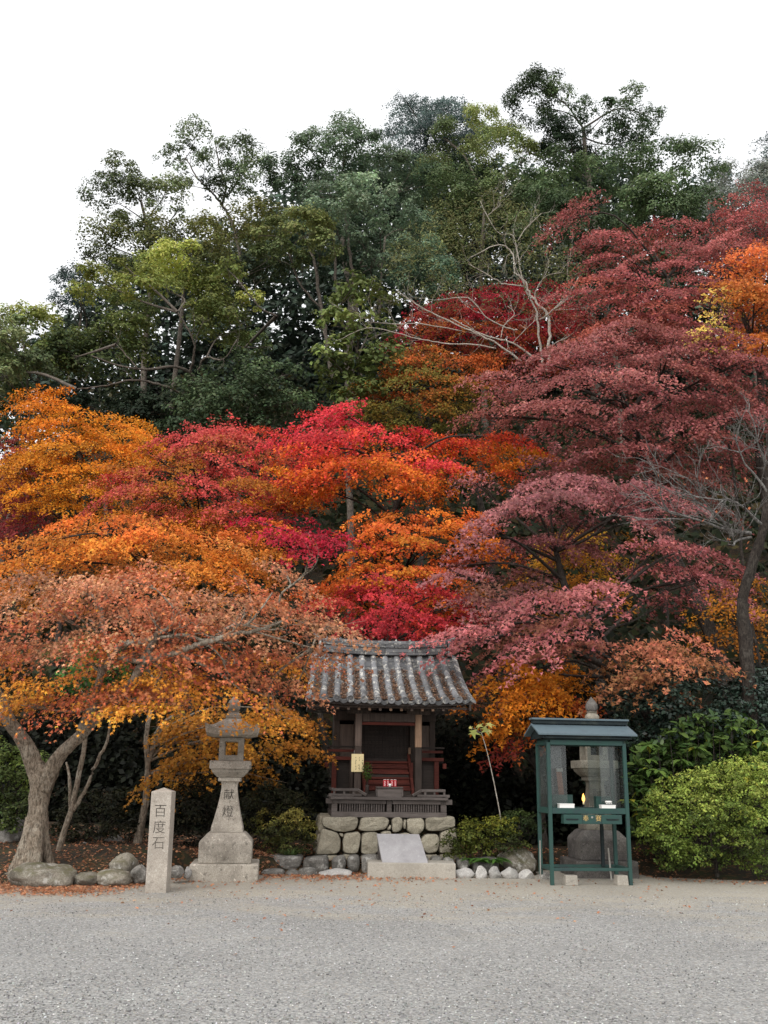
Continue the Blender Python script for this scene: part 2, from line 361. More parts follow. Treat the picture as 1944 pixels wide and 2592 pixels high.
def leaf_mesh(name, C, Nrm, size, T, col, spin=None):
    """one mesh of N leaves: centres C, normals Nrm, sizes, template T (k,3), colours (N,3)"""
    n, k = len(C), len(T)
    Nrm = Nrm / np.maximum(np.linalg.norm(Nrm, axis=1, keepdims=True), 1e-6)
    ref = rng.normal(size=(n, 3)) if spin is None else spin
    A = np.cross(Nrm, ref); A /= np.maximum(np.linalg.norm(A, axis=1, keepdims=True), 1e-6); B = np.cross(Nrm, A)
    sz = np.asarray(size).reshape(-1, 1, 1)
    V = C[:, None] + sz * (A[:, None] * T[None, :, 0:1] + B[:, None] * -T[None, :, 1:2] + Nrm[:, None] * T[None, :, 2:3])
    m = bpy.data.meshes.new(name); m.vertices.add(n * k); m.vertices.foreach_set('co', V.astype(np.float32).reshape(-1))
    m.loops.add(n * k); m.loops.foreach_set('vertex_index', np.arange(n * k, dtype=np.int32))
    m.polygons.add(n); m.polygons.foreach_set('loop_start', np.arange(0, n * k, k, dtype=np.int32)); m.polygons.foreach_set('loop_total', np.full(n, k, np.int32))
    m.update(calc_edges=True)
    a = m.attributes.new('leafcol', 'FLOAT_COLOR', 'FACE'); c4 = np.ones((n, 4), np.float32); c4[:, :3] = np.clip(col, 0, 1)
    a.data.foreach_set('color', c4.reshape(-1)); return m
def inpoly(poly, x, y):
    poly = np.asarray(poly, float); r = np.zeros(len(x), bool); j = len(poly) - 1
    for i in range(len(poly)):
        xi, yi, xj, yj = *poly[i], *poly[j]
        c = ((yi > y) != (yj > y)) & (x < (xj - xi) * (y - yi) / (yj - yi + 1e-9) + xi); r ^= c; j = i
    return r
def edgedist(poly, x, y):
    poly = np.asarray(poly, float); d = np.full(len(x), 1e9); p = np.stack([x, y], 1)
    for i in range(len(poly)):
        a, b = poly[i - 1], poly[i]; ab = b - a; t = np.clip(((p - a) @ ab) / (ab @ ab + 1e-9), 0, 1)
        d = np.minimum(d, np.linalg.norm(p - a - t[:, None] * ab, axis=1))
    return d
def area(poly):
    p = np.asarray(poly, float); x, y = p[:, 0], p[:, 1]; return abs(np.dot(x, np.roll(y, 1)) - np.dot(y, np.roll(x, 1))) / 2
def palette(stops, t):
    ts = [s[0] for s in stops]; cs = np.array([srgb(*s[1]) for s in stops]); return np.stack([np.interp(t, ts, cs[:, i]) for i in range(3)], 1)

NTRI = [0]; LAIK = 1.75
def tree(name, label, cat, poly, Y, depth, pal, pad=.9, flat=.35, lai=3.5, size=.085, shape='three', style='maple', gain=1.0, cover=2.3,
         base=None, bark=None, trunk_r=None, group=None, mat=None, limbs=12, trunk=True, jitter=.22, tnoise=.28, holes=None, trunk_pts=None, rootz=None, back=.35, frontbias=1.0, tw_=1.0, padj=None, fork=0):
    poly = np.asarray(poly, float); x0, y0 = poly.min(0); x1, y1 = poly.max(0); cy = (y0 + y1) / 2
    mp = mpp(cy, Y); A = area(poly); Rp = pad / mp; Rz = pad * flat
    hp = Rp * max(flat, .3)
    npad = max(4, int(cover * A / (math.pi * Rp * hp)))
    # scatter the leaf pads inside the outline, well spread
    cand = npad * 14
    px = rng.uniform(x0, x1, cand); py = rng.uniform(y0, y1, cand)
    ok = inpoly(poly, px, py)
    for sx, sy in ((.3, 0), (-.3, 0), (0, .3), (0, -.5)): ok &= inpoly(poly, px + sx * Rp, py + sy * hp)
    if ok.sum() < npad * 1.5: ok = inpoly(poly, px, py)
    if holes:
        for hx, hy, hr in holes: ok &= ((px - hx) ** 2 + (py - hy) ** 2) > hr * hr
    px, py = px[ok], py[ok]
    pick = [0]; d = np.full(len(px), 1e9)
    for _ in range(min(npad, len(px)) - 1):
        d = np.minimum(d, ((px - px[pick[-1]]) / Rp) ** 2 + ((py - py[pick[-1]]) / hp) ** 2)
        pick.append(int(np.argmax(d * rng.uniform(.35, 1, len(d)))))
    px, py = px[pick], py[pick]; npad = len(px)
    ed = edgedist(poly, px, py); ed = np.sqrt(np.clip(ed / max(ed.max(), 1), 0, 1))
    isback = rng.random(npad) < back
    Yp = np.where(isback, Y + depth * .5 * rng.random(npad), Y - depth * .5 * ed * frontbias + rng.normal(0, depth * .08, npad))
    px = px + rng.normal(0, .3, npad) * Rp * (style == 'maple'); py = py + rng.normal(0, .3, npad) * hp * (style == 'maple')
    PC = Pv(px, py, Yp)
    cx = (x0 + x1) / 2
    axis = P(cx, cy, Y)
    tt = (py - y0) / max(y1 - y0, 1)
    padR = pad * (rng.uniform(.65, 1.3, npad) if style != 'round' else rng.uniform(.45, 1.45, npad))
    # leaves
    nl = int(LAIK * lai * A * mp * mp / (size * size * .42)); w = padR ** 2; ids = rng.choice(npad, nl, p=w / w.sum())
    th = rng.uniform(0, 2 * math.pi, nl); ph = rng.uniform(0, 6.28, (npad, 2))
    lob = 1 + .28 * np.sin(3 * th + ph[ids, 0]) + .18 * np.sin(5 * th + ph[ids, 1])
    rr = padR[ids]
    out = PC - axis; out[:, 2] = 0; out /= np.maximum(np.linalg.norm(out, axis=1, keepdims=True), .3)
    out[:, 1] -= .35
    if style == 'maple':
        r = rr * np.sqrt(rng.random(nl)) * lob
        dx, dy = r * np.cos(th), r * np.sin(th)
        fing = rng.random(nl) < .68; tk = ph[ids, 0] + 6.2832 / 7 * rng.integers(0, 7, nl) + .25 * np.sin(ph[ids, 1] * 3 + th * 0); rf = rr * 1.25 * rng.random(nl) ** .75; lat = rr * .085 * rng.normal(size=nl)
        dx = np.where(fing, rf * np.cos(tk) - lat * np.sin(tk), dx * .9); dy = np.where(fing, rf * np.sin(tk) + lat * np.cos(tk), dy * .9); r = np.where(fing, rf, r * .9)
        tl_ = rng.normal(0, .22, (npad, 2))
        dz = Rz * rng.normal(0, .30, nl) + dx * tl_[ids, 0] + dy * tl_[ids, 1] - .20 * r * r / rr - .28 * (dx * out[ids, 0] + dy * out[ids, 1])
        # finger-like sprays at the pad's edge
        Cc = PC[ids] + np.stack([dx, dy, dz], 1)
        Nr = np.array([0, -.25, .72]) + rng.normal(0, .5, (nl, 3)) + out[ids] * .4
        spin = None
    elif style == 'feather':
        r = rr * np.sqrt(rng.random(nl)) * lob
        dx, dy = r * np.cos(th), r * np.sin(th); dz = Rz * rng.normal(0, .4, nl) - .6 * r * r / rr
        Cc = PC[ids] + np.stack([dx, dy, dz], 1); Nr = np.array([0, -.4, .8]) + rng.normal(0, .45, (nl, 3)); spin = None
    else:
        # tufts sit on the upper and outer shell of each clump, leaves sit on the tufts
        nt_ = 20; D = rng.normal(size=(npad, nt_, 3)); D /= np.linalg.norm(D, axis=2, keepdims=True); D[..., 2] = np.where(D[..., 2] < -.45, -D[..., 2], D[..., 2])
        rad = padR[:, None] * rng.uniform(.55, 1.0, (npad, nt_)); TC = D * rad[..., None]; TC[..., 2] *= flat
        k_ = rng.integers(0, nt_, nl); d0 = D[ids, k_]; c0 = TC[ids, k_]
        q = rng.normal(size=(nl, 3)); q /= np.linalg.norm(q, axis=1, keepdims=True); q[:, 2] = np.where(q[:, 2] < -.35, -q[:, 2], q[:, 2])
        tr_ = rr * .34 * (.55 + .45 * rng.random(nl)) * (1 + .5 * (rng.random(nl) < .06))
        o3 = c0 + q * tr_[:, None] * np.array([1, 1, .8])
        Cc = PC[ids] + o3
        Nr = q * .75 + d0 * .45 + np.array([0, -.1, .40]) + rng.normal(0, .34, (nl, 3)); spin = None
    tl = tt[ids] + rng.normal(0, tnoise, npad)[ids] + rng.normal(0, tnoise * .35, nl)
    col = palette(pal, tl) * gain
    padb = np.exp(rng.normal(0, padj or jitter * .6, npad))[ids]; lb = np.exp(rng.normal(0, jitter, nl))
    col = col * (padb * lb)[:, None] * np.exp(rng.normal(0, .06, (nl, 3)))
    sz = size * rng.uniform(.7, 1.25, nl)
    # root
    if base is None: bx, by = axis[0], Y
    else: q = P(base[0], base[1], base[2]); bx, by = q[0], q[1]
    bz = float(hgt(bx, by)) if rootz is None else rootz
    bz = max(bz, 0)
    org = np.array([bx, by, bz])
    root = thing(name, label, cat, org, 0, group)
    m = leaf_mesh(name + '_crown', Cc - org, Nr, sz, tpl(shape), col, spin)
    NTRI[0] += nl * (len(tpl(shape)) - 2)
    link('crown', m, mat or LEAF, root)
    if trunk:
        mb = MB(); H = axis[2] - bz; tr = trunk_r or max(.06, H * .013)
        if trunk_pts is None:
            top = axis + np.array([0, depth * .12, 0])
            pts = [np.zeros(3) - (0, 0, .3)] + [(np.array([0, 0, 0]) * (1 - s) + (top - org) * s + rng.normal(0, .05 * H, 3) * np.array([1, .6, .1]) * (s * (1.2 - s))) for s in (.18, .4, .65, .85, 1.0)]
            pts = spline(pts, 4); n = len(pts); rad = tr * np.linspace(1.15, .4, n); rad[0] *= 1.25
            mb.tube(pts, rad, 8, lump=.15)
        else:
            pts = []
            for line in trunk_pts:
                q = spline([(*(P(a, b, yy) - org), r_ * mpp(b, yy)) for a, b, yy, r_ in line], 6); q[1:-1, :3] += rng.normal(0, 1, (len(q) - 2, 3)) * q[1:-1, 3:4] * np.where(np.arange(1, len(q) - 1) % 2, .02, .02 if line[0][3] > 11 else .30)[:, None]
                mb.tube(q[:, :3], q[:, 3] * tw_, 12, lump=.3)
                for _ in range(fork if line[0][3] < 12 else 0):
                    ii = rng.integers(len(q) * 2 // 5, len(q)); s0 = q[ii, :3]; dd = q[min(ii + 1, len(q) - 1), :3] - q[max(ii - 2, 0), :3]; dd /= np.linalg.norm(dd) + 1e-6; r1 = max(q[ii, 3] * tw_ * .5, .008 * Y / 30)
                    def twig(s0, dd, L, r1, lev):
                        w = [s0]
                        for __ in range(4):
                            dd = dd + rng.normal(0, .28, 3) + np.array([0, 0, .10]); dd = dd / np.linalg.norm(dd); w.append(w[-1] + dd * L / 4)
                        mb.tube(w, np.linspace(r1, r1 * .35, 5), 4, cap=False)
                        if lev < 2:
                            for __ in range(2): twig(w[rng.integers(2, 5)], dd + rng.normal(0, .5, 3), L * .6, r1 * .55, lev + 1)
                    twig(s0, dd + rng.normal(0, .6, 3), rng.uniform(.5, 1.3) * Y / 30, r1, 0)
                pts += list(q[:, :3])
            pts = np.array(pts)
        if limbs:
            order = rng.permutation(npad)[:limbs]
            for i in order:
                e = PC[i] - org; cand2 = pts[len(pts) // 3:]
                dd = np.linalg.norm(cand2 - e, axis=1) + 1.2 * np.maximum(cand2[:, 2] - e[2] + .4, 0); s0 = cand2[int(np.argmin(dd))]
                mid = (s0 + e) / 2 + rng.normal(0, .08, 3) * np.linalg.norm(e - s0); mid[2] += .06 * np.linalg.norm(e - s0)
                L = np.linalg.norm(e - s0); q = spline([s0, mid, e], 4); r0 = min(tr * .4, .010 + L * .012)
                mb.tube(q, np.linspace(r0, r0 * .3, len(q)), 5, cap=False, lump=.1)
                for _ in range(3):                                  # twigs through the pad
                    e2 = e + rng.normal(0, 1, 3) * np.array([padR[i] * .6, padR[i] * .6, Rz * .3]); qq = spline([q[-4], (q[-2] + e2) / 2, e2], 3)
                    mb.tube(qq, np.linspace(r0 * .35, r0 * .12, len(qq)), 4, cap=False)
        mb.obj('trunk', bark or BARKD, root, smooth=True)
    return root, PC, padR

# palettes (leaf colours, sRGB), stops from crown top to bottom; evergreens darker below
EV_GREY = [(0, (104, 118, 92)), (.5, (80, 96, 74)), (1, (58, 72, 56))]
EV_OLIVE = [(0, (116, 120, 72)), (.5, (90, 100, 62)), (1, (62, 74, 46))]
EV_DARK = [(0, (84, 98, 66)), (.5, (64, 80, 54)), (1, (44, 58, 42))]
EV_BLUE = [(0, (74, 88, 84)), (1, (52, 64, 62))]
MAUVE = [(0, (186, 84, 74)), (.35, (166, 78, 84)), (.7, (150, 80, 84)), (1, (140, 76, 58))]

# ------------------------------------------------------------------ the evergreen forest on the hill (far to near)
G_HILL = 'evergreen trees on the hillside'
def woods():
    poly = [(190, 800), (330, 700), (520, 640), (640, 560), (760, 480), (1000, 400), (1300, 430), (1560, 430), (1700, 480), (1990, 560), (1990, 1050), (-40, 1120), (-40, 930)]
    r_, pc, pr = tree('distant_woods', 'x', 'x', poly, 60, 5, [(0, (92, 106, 92)), (1, (66, 78, 68))], pad=1.8, flat=.8, lai=6.5, size=.5, shape='kite', style='round', trunk=False, cover=7.0, rootz=0)
    for c in list(r_.children): c.parent = None; c.location = r_.location; c.name = 'distant_woods'; c['kind'] = 'stuff'
    bpy.data.objects.remove(r_); 
    for o in COL.objects:
        if o.get('kind') == 'stuff' and o.name.startswith('distant_woods'): o.name = 'distant_woods'
woods()
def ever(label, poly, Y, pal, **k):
    a = dict(pad=.95, flat=.85, lai=3.7, size=.15, shape='kite', style='round', cover=2.5, padj=.24, bark=BARKE, depth=7, mat=LEAF, tw_=.62, gain=1.42, group=G_HILL, jitter=.17, limbs=10)  # gain lightens the leaves: haze over the forest put into their colour
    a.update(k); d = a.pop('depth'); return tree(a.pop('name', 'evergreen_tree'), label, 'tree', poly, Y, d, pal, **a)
ever('dark small crown at the left skyline, between the big spreading evergreen and the sky', [(135, 750), (155, 705), (190, 675), (225, 700), (260, 740), (220, 800), (150, 800)], 57, EV_BLUE, pad=1.0, size=.14)
ever('dark blue-green conifer top rising behind the highest olive crowns', [(985, 340), (1005, 262), (1050, 240), (1090, 256), (1115, 244), (1160, 250), (1195, 268), (1235, 290), (1260, 360), (1180, 430), (1040, 420)], 60, EV_BLUE, name='conifer_tree', pad=1.3, flat=.4, size=.14, style='maple', lai=5.5)
ever('dark conifer cut by the right edge of the picture, against the sky', [(1885, 460), (1915, 400), (1940, 350), (1990, 320), (1990, 520), (1900, 500)], 58, EV_BLUE, name='conifer_tree', pad=1.2, flat=.35, size=.14, style='maple', lai=5)
ever('low dark conifer tips on the skyline left of the conifer at the right edge', [(1778, 445), (1800, 402), (1822, 415), (1850, 412), (1835, 440), (1850, 470), (1790, 480)], 60, EV_BLUE, name='conifer_tree', pad=.9, flat=.3, size=.14, style='maple', lai=3.2)
ever('tallest tree on the skyline, rounded leaf clumps with sky showing through', [(1308, 262), (1335, 200), (1395, 195), (1430, 245), (1465, 205), (1495, 205), (1525, 228), (1590, 208), (1655, 230), (1674, 290), (1655, 360), (1640, 430), (1560, 400), (1450, 430), (1360, 420), (1345, 330), (1318, 310)], 55, EV_DARK, pad=1.35, lai=2.8, size=.14, cover=1.9, back=.2, depth=4, base=(1500, 900, 55), trunk_r=.3, limbs=40)
ever('pale grey-green round crown below the skyline at the right edge', [(1768, 520), (1795, 455), (1850, 430), (1944, 440), (1990, 460), (1990, 640), (1780, 640)], 54, [(0, (128, 132, 122)), (1, (88, 94, 86))], pad=1.4, size=.14)
ever('yellow-olive crown on the top of the hill, just left of the tallest tree', [(1050, 440), (1085, 340), (1150, 312), (1220, 285), (1290, 300), (1345, 345), (1385, 420), (1390, 560), (1300, 660), (1120, 690), (1050, 600)], 52, [(0, (116, 122, 74)), (.4, (92, 104, 66)), (1, (58, 72, 52))], pad=1.5)
ever('slender tree with an open wispy crown and dark forked limbs against the sky', [(412, 400), (440, 345), (495, 330), (515, 322), (560, 345), (610, 335), (645, 375), (682, 445), (650, 505), (570, 530), (480, 490), (425, 450)], 48, [(0, (104, 116, 84)), (1, (76, 88, 66))], pad=1.0, lai=2.3, size=.14, cover=1.9, back=.2, depth=3.5, trunk_r=.2, base=(600, 900, 48), limbs=45,
     trunk_pts=[[(610, 780, 48, 7), (608, 650, 48, 7), (585, 560, 48, 6), (562, 520, 48, 5)], [(562, 520, 48, 5), (540, 490, 47.6, 4), (500, 450, 47.4, 3), (470, 400, 47.4, 2)], [(562, 520, 48, 5), (572, 470, 48, 4), (555, 420, 48, 3), (545, 360, 48, 2)], [(572, 500, 48, 4), (600, 460, 47.6, 3), (615, 400, 47.6, 2)]])
ever('open airy crown standing lowest left on the skyline beside the wispy forked tree', [(248, 500), (258, 435), (300, 400), (330, 408), (375, 425), (425, 450), (470, 500), (470, 560), (380, 600), (290, 590), (262, 560)], 47, [(0, (112, 120, 82)), (1, (80, 90, 62))], pad=1.1, lai=2.6, size=.14, cover=2.1, back=.25, depth=3.5, trunk_r=.18, base=(400, 900, 47), limbs=40)
ever('olive crown under the two open skyline trees at upper left', [(205, 660), (235, 600), (330, 560), (450, 545), (560, 545), (660, 520), (705, 560), (700, 700), (520, 760), (240, 740)], 46, [(0, (112, 110, 60)), (.5, (82, 88, 52)), (1, (56, 66, 46))], pad=1.3)
ever('tall grey-green evergreen with several pale parallel stems in the middle of the forest', [(690, 500), (715, 395), (775, 360), (815, 312), (835, 306), (870, 330), (925, 298), (985, 335), (1015, 385), (1065, 410), (1080, 580), (1000, 720), (860, 740), (740, 640)], 49, EV_GREY, pad=1.4, base=(900, 1000, 49), trunk_r=.3)
ever('dark rounded evergreen crowns filling the slope below the tallest tree', [(1330, 440), (1410, 385), (1500, 400), (1600, 410), (1680, 362), (1722, 352), (1765, 385), (1795, 440), (1785, 570), (1765, 700), (1600, 820), (1450, 790), (1335, 700), (1290, 560)], 46, EV_DARK, pad=1.35, holes=[(1420, 640, 40), (1600, 640, 45)])
ever('grey-green drooping crown hanging in front of the pale stems, mid forest', [(800, 570), (815, 455), (900, 425), (985, 455), (1065, 520), (1105, 620), (1125, 720), (1050, 790), (980, 690), (900, 660), (830, 640)], 43, [(0, (124, 138, 112)), (.5, (92, 108, 86)), (1, (60, 76, 60))], pad=1.1, flat=.9, base=(930, 1000, 44), depth=4,
     trunk_pts=[[(905, 800, 43.5, 7), (895, 700, 43.5, 7), (880, 600, 43.5, 5), (870, 500, 43.5, 3)], [(855, 800, 44, 6), (850, 700, 44, 6), (845, 600, 44, 4)], [(960, 800, 44, 6), (965, 700, 44, 5), (975, 600, 44, 4)]])
ever('small olive crown on a long leaning bare stem, centre left of the forest', [(622, 610), (640, 580), (690, 555), (765, 540), (820, 575), (842, 640), (815, 690), (720, 680), (650, 670)], 42, EV_OLIVE, pad=1.05, depth=4, base=(835, 1000, 42), limbs=16,
     trunk_pts=[[(842, 960, 42, 8), (825, 860, 42, 8), (810, 760, 42, 7), (795, 660, 42, 6), (770, 600, 42, 3)], [(812, 780, 42, 4), (760, 720, 41.6, 4), (730, 640, 41.4, 3)]])
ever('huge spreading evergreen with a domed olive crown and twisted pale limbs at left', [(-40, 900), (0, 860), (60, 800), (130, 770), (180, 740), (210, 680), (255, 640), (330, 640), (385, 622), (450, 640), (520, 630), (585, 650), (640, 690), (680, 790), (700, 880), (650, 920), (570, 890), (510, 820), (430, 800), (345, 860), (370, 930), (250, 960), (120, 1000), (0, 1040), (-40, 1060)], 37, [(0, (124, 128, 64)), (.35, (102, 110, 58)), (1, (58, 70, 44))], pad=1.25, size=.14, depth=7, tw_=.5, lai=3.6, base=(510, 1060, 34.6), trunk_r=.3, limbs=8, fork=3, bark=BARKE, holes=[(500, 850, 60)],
     trunk_pts=[[(512, 1040, 34.6, 16), (505, 985, 34.6, 13), (480, 945, 34.1, 9), (440, 928, 33.1, 7), (370, 935, 32.1, 6), (300, 925, 31.6, 4), (230, 900, 31.2, 3)], [(470, 1000, 33.6, 7), (410, 975, 32.6, 6), (340, 962, 31.6, 5), (270, 975, 31.1, 4), (195, 985, 30.8, 3)], [(480, 945, 34.1, 7), (490, 905, 33.6, 6), (488, 860, 33.1, 4), (450, 790, 32.6, 3)], [(500, 940, 34.1, 6), (520, 905, 33.6, 5), (565, 910, 33.2, 4), (600, 860, 33.0, 3)], [(350, 935, 31.8, 4), (320, 900, 31.6, 3), (295, 872, 31.4, 2)], [(700, 800, 34.6, 5), (660, 780, 34.2, 4), (610, 720, 33.6, 3)]])
ever('grey-green evergreen cut by the left edge below the skyline', [(-40, 1200), (-40, 830), (0, 800), (60, 780), (105, 850), (140, 900), (110, 970), (60, 1010), (45, 1100), (30, 1160)], 34, [(0, (116, 124, 84)), (1, (70, 82, 58))], pad=1.0, size=.14, depth=4)
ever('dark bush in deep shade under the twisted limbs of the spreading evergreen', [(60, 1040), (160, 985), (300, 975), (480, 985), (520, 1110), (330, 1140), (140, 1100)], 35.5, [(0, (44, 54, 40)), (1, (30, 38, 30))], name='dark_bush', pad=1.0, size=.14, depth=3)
ever('bushy dark green evergreen right of the twisted limbs, above the red maples', [(400, 1110), (470, 1030), (555, 950), (650, 890), (740, 905), (815, 975), (840, 1060), (760, 1120), (640, 1110), (480, 1140)], 33, [(0, (78, 92, 62)), (1, (48, 62, 44))], pad=1.0, flat=.6, size=.14, depth=4, lai=3.2)
ever('mid green broadleaf tree standing at the centre, left of the pale bare branches', [(808, 770), (830, 720), (895, 690), (970, 745), (1000, 840), (1010, 930), (960, 1015), (900, 1070), (845, 1010), (810, 940), (820, 850)], 32, [(0, (112, 122, 66)), (.5, (92, 104, 58)), (1, (70, 80, 40))], pad=.85, size=.19, depth=3.5, base=(900, 1200, 32), lai=3.0)

# feathery tree with pale bare branches
T, _, _ = tree('feathery_tree', 'tree of fine feathery green leaves with long pale bare branches, right of centre', 'tree',
     [(985, 660), (1030, 570), (1120, 505), (1250, 478), (1330, 515), (1400, 560), (1455, 630), (1475, 730), (1420, 800), (1330, 790), (1210, 740), (1100, 770), (1000, 730)], 33, 4,
     [(0, (122, 126, 82)), (1, (92, 98, 62))], pad=.7, flat=.5, lai=1.6, size=.15, shape='lance', style='feather', cover=1.8, limbs=0, fork=6, tw_=.45, bark=BARKP, gain=1.0, base=(1380, 960, 31.5), back=.5,
     trunk_pts=[[(1384, 940, 31, 8), (1390, 850, 31, 8), (1386, 795, 31, 7), (1352, 760, 31, 6), (1330, 715, 31, 5), (1305, 690, 31, 5), (1298, 645, 31, 4), (1262, 620, 31, 3), (1190, 652, 30.8, 2)],
                [(1374, 930, 31.3, 6), (1364, 850, 31.3, 6), (1358, 790, 31.3, 5), (1335, 740, 31.4, 5), (1318, 690, 31.5, 4), (1300, 600, 31.5, 3), (1262, 590, 31.6, 2), (1230, 540, 31.6, 2), (1215, 508, 31.6, 1)],
                [(1320, 915, 30.5, 6), (1250, 865, 30.4, 5), (1190, 838, 30.3, 4.5), (1110, 800, 30.2, 4), (1060, 775, 30, 3), (1005, 735, 30, 2)],
                [(1350, 905, 30.7, 6), (1300, 870, 30.6, 5), (1230, 850, 30.5, 4), (1140, 805, 30.4, 3)],
                [(1255, 882, 30.2, 4), (1200, 872, 30.1, 4), (1130, 870, 30, 3.5), (1060, 858, 30, 3), (1000, 842, 30, 3), (930, 830, 29.8, 2), (860, 860, 29.8, 1.5)],
                [(1170, 838, 30.3, 3), (1065, 820, 30.2, 3), (1000, 820, 30.2, 2.5), (930, 815, 30, 2)],
                [(1310, 835, 30.7, 4), (1280, 828, 30.7, 4), (1230, 802, 30.7, 3), (1185, 755, 30.6, 3), (1100, 760, 30.6, 2)],
                [(1268, 855, 30.7, 3), (1275, 825, 30.7, 2.5), (1302, 795, 30.8, 2), (1285, 775, 30.8, 1.5)],
                [(1386, 795, 31, 4), (1410, 775, 30.8, 4), (1440, 745, 30.7, 3), (1465, 700, 30.6, 2)], [(1366, 810, 31, 4), (1400, 785, 30.8, 3), (1450, 750, 30.6, 3), (1500, 735, 30.6, 2)],
                [(1390, 880, 31, 3), (1412, 865, 30.8, 3), (1440, 852, 30.7, 2), (1437, 845, 30.7, 1)], [(1405, 785, 30.8, 3), (1450, 782, 30.7, 2), (1500, 775, 30.6, 1.5)],
                [(1326, 725, 31, 4), (1270, 716, 30.9, 4), (1235, 695, 30.8, 3), (1186, 668, 30.8, 2)], [(1358, 765, 31, 3), (1355, 740, 31, 2.5), (1380, 700, 30.9, 2), (1420, 690, 30.8, 2)],
                [(1310, 610, 31.3, 2), (1330, 580, 31.3, 2), (1370, 540, 31.3, 1.5)], [(1235, 545, 31.6, 2), (1265, 520, 31.5, 1)], [(1300, 872, 30.6, 2.5), (1305, 860, 30.6, 2), (1350, 815, 30.6, 1.5)]])

# ------------------------------------------------------------------ maples
def maple(label, poly, Y, pal, **k):
    a = dict(pad=.66, flat=.34, lai=3.3, size=.088, shape='kite' if Y > 23.4 else 'three', style='maple', cover=2.2, depth=3.5, gain=1.0, tnoise=.40)
    a.update(k); pal = [(t, tuple(c + .04 * (max(q) - c) for c in q)) for t, q in pal]; d = a.pop('depth'); return tree(a.pop('name', 'maple_tree'), label, 'tree', poly, Y, d, pal, **a)
RED = [(0, (206, 52, 66)), (.3, (214, 60, 58)), (.6, (222, 98, 36)), (1, (206, 128, 24))]
maple('crimson maple behind the pale bare branches, right of centre', [(985, 880), (1030, 785), (1120, 740), (1200, 722), (1300, 722), (1400, 705), (1450, 745), (1490, 850), (1420, 950), (1250, 950), (1100, 910)], 35, [(0, (170, 34, 52)), (.5, (160, 50, 48)), (1, (158, 92, 34))], depth=4, size=.10)
maple('olive and orange maple just under the pale bare branches', [(945, 960), (985, 890), (1080, 872), (1220, 895), (1275, 960), (1210, 1060), (1130, 1095), (1060, 1085), (940, 1095), (850, 1065), (880, 1010)], 31, [(0, (178, 84, 34)), (.4, (134, 100, 36)), (1, (96, 92, 34))], size=.095, lai=3)
maple('wine red maple at the left edge beside the orange maple', [(-40, 1090), (40, 1100), (80, 1200), (115, 1310), (60, 1380), (-40, 1380)], 31, [(0, (150, 66, 62)), (1, (142, 54, 56))], size=.095)
maple('tall amber orange maple at the left with a ragged upright top', [(42, 1010), (70, 982), (135, 990), (165, 1005), (205, 1035), (300, 1062), (380, 1058), (430, 1110), (405, 1150), (335, 1190), (300, 1260), (180, 1300), (60, 1290), (-40, 1260), (-40, 1180), (60, 1130), (55, 1060)], 29, [(0, (216, 122, 28)), (.4, (214, 132, 28)), (1, (206, 136, 34))], depth=4)
maple('upper mauve maple on the right slope, in front of the dark evergreens', [(1425, 580), (1440, 520), (1500, 535), (1590, 585), (1650, 558), (1700, 592), (1755, 545), (1840, 535), (1880, 478), (1944, 468), (1990, 470), (1990, 700), (1850, 720), (1790, 830), (1700, 900), (1520, 900), (1440, 860), (1425, 740), (1490, 660)], 30, [(0, (168, 94, 88)), (.5, (154, 80, 80)), (1, (160, 84, 68))], pad=.9, flat=.22, cover=1.8, depth=5, size=.095, lai=2.7, base=(1650, 1100, 30), trunk_r=.12, limbs=18)
maple('rosy maple with olive undersides, left of the crimson one', [(245, 1240), (275, 1190), (310, 1165), (380, 1120), (480, 1072), (560, 1060), (640, 1085), (730, 1130), (775, 1200), (770, 1290), (700, 1340), (600, 1385), (480, 1360), (400, 1345), (265, 1310)], 26.5, [(0, (204, 76, 72)), (.4, (190, 82, 66)), (.7, (172, 104, 42)), (1, (196, 120, 32))], depth=4)
maple('brightest crimson maple above the shrine, turning orange below', [(640, 1115), (700, 1075), (770, 1082), (800, 1030), (835, 1005), (862, 1050), (900, 1075), (980, 1090), (1070, 1070), (1140, 1112), (1230, 1090), (1330, 1098), (1372, 1140), (1300, 1195), (1200, 1220), (1120, 1255), (1060, 1260), (1000, 1240), (900, 1220), (850, 1270), (760, 1290), (690, 1220)], 25.5, RED, depth=4, lai=3.8, tnoise=.24)
maple('yellow orange maple spreading low on the left, behind the rusty foreground maple', [(-40, 1380), (60, 1340), (180, 1300), (330, 1310), (480, 1330), (600, 1345), (700, 1330), (770, 1360), (750, 1430), (610, 1490), (440, 1490), (300, 1470), (150, 1510), (-40, 1510)], 23, [(0, (218, 112, 42)), (.5, (216, 132, 42)), (1, (206, 130, 56))], depth=3.5, base=(560, 1900, 23))
maple('maple of loose orange and red sprays with dark gaps, directly above the shrine roof', [(870, 1310), (1000, 1285), (1150, 1285), (1260, 1290), (1275, 1380), (1190, 1440), (1190, 1540), (1140, 1590), (1060, 1560), (960, 1560), (880, 1540), (790, 1540), (770, 1490), (810, 1440), (880, 1420), (880, 1360)], 24, [(0, (222, 120, 36)), (.4, (226, 108, 46)), (.75, (210, 88, 44)), (1, (200, 120, 34))], lai=2.7, cover=1.7, back=.2, pad=.5, holes=[(1040, 1285, 45), (1150, 1265, 45), (1000, 1418, 30), (1055, 1425, 32), (1125, 1425, 32), (930, 1490, 34), (1140, 1330, 26), (870, 1390, 26), (960, 1520, 30)], base=(850, 1850, 24), limbs=26, tnoise=.5)
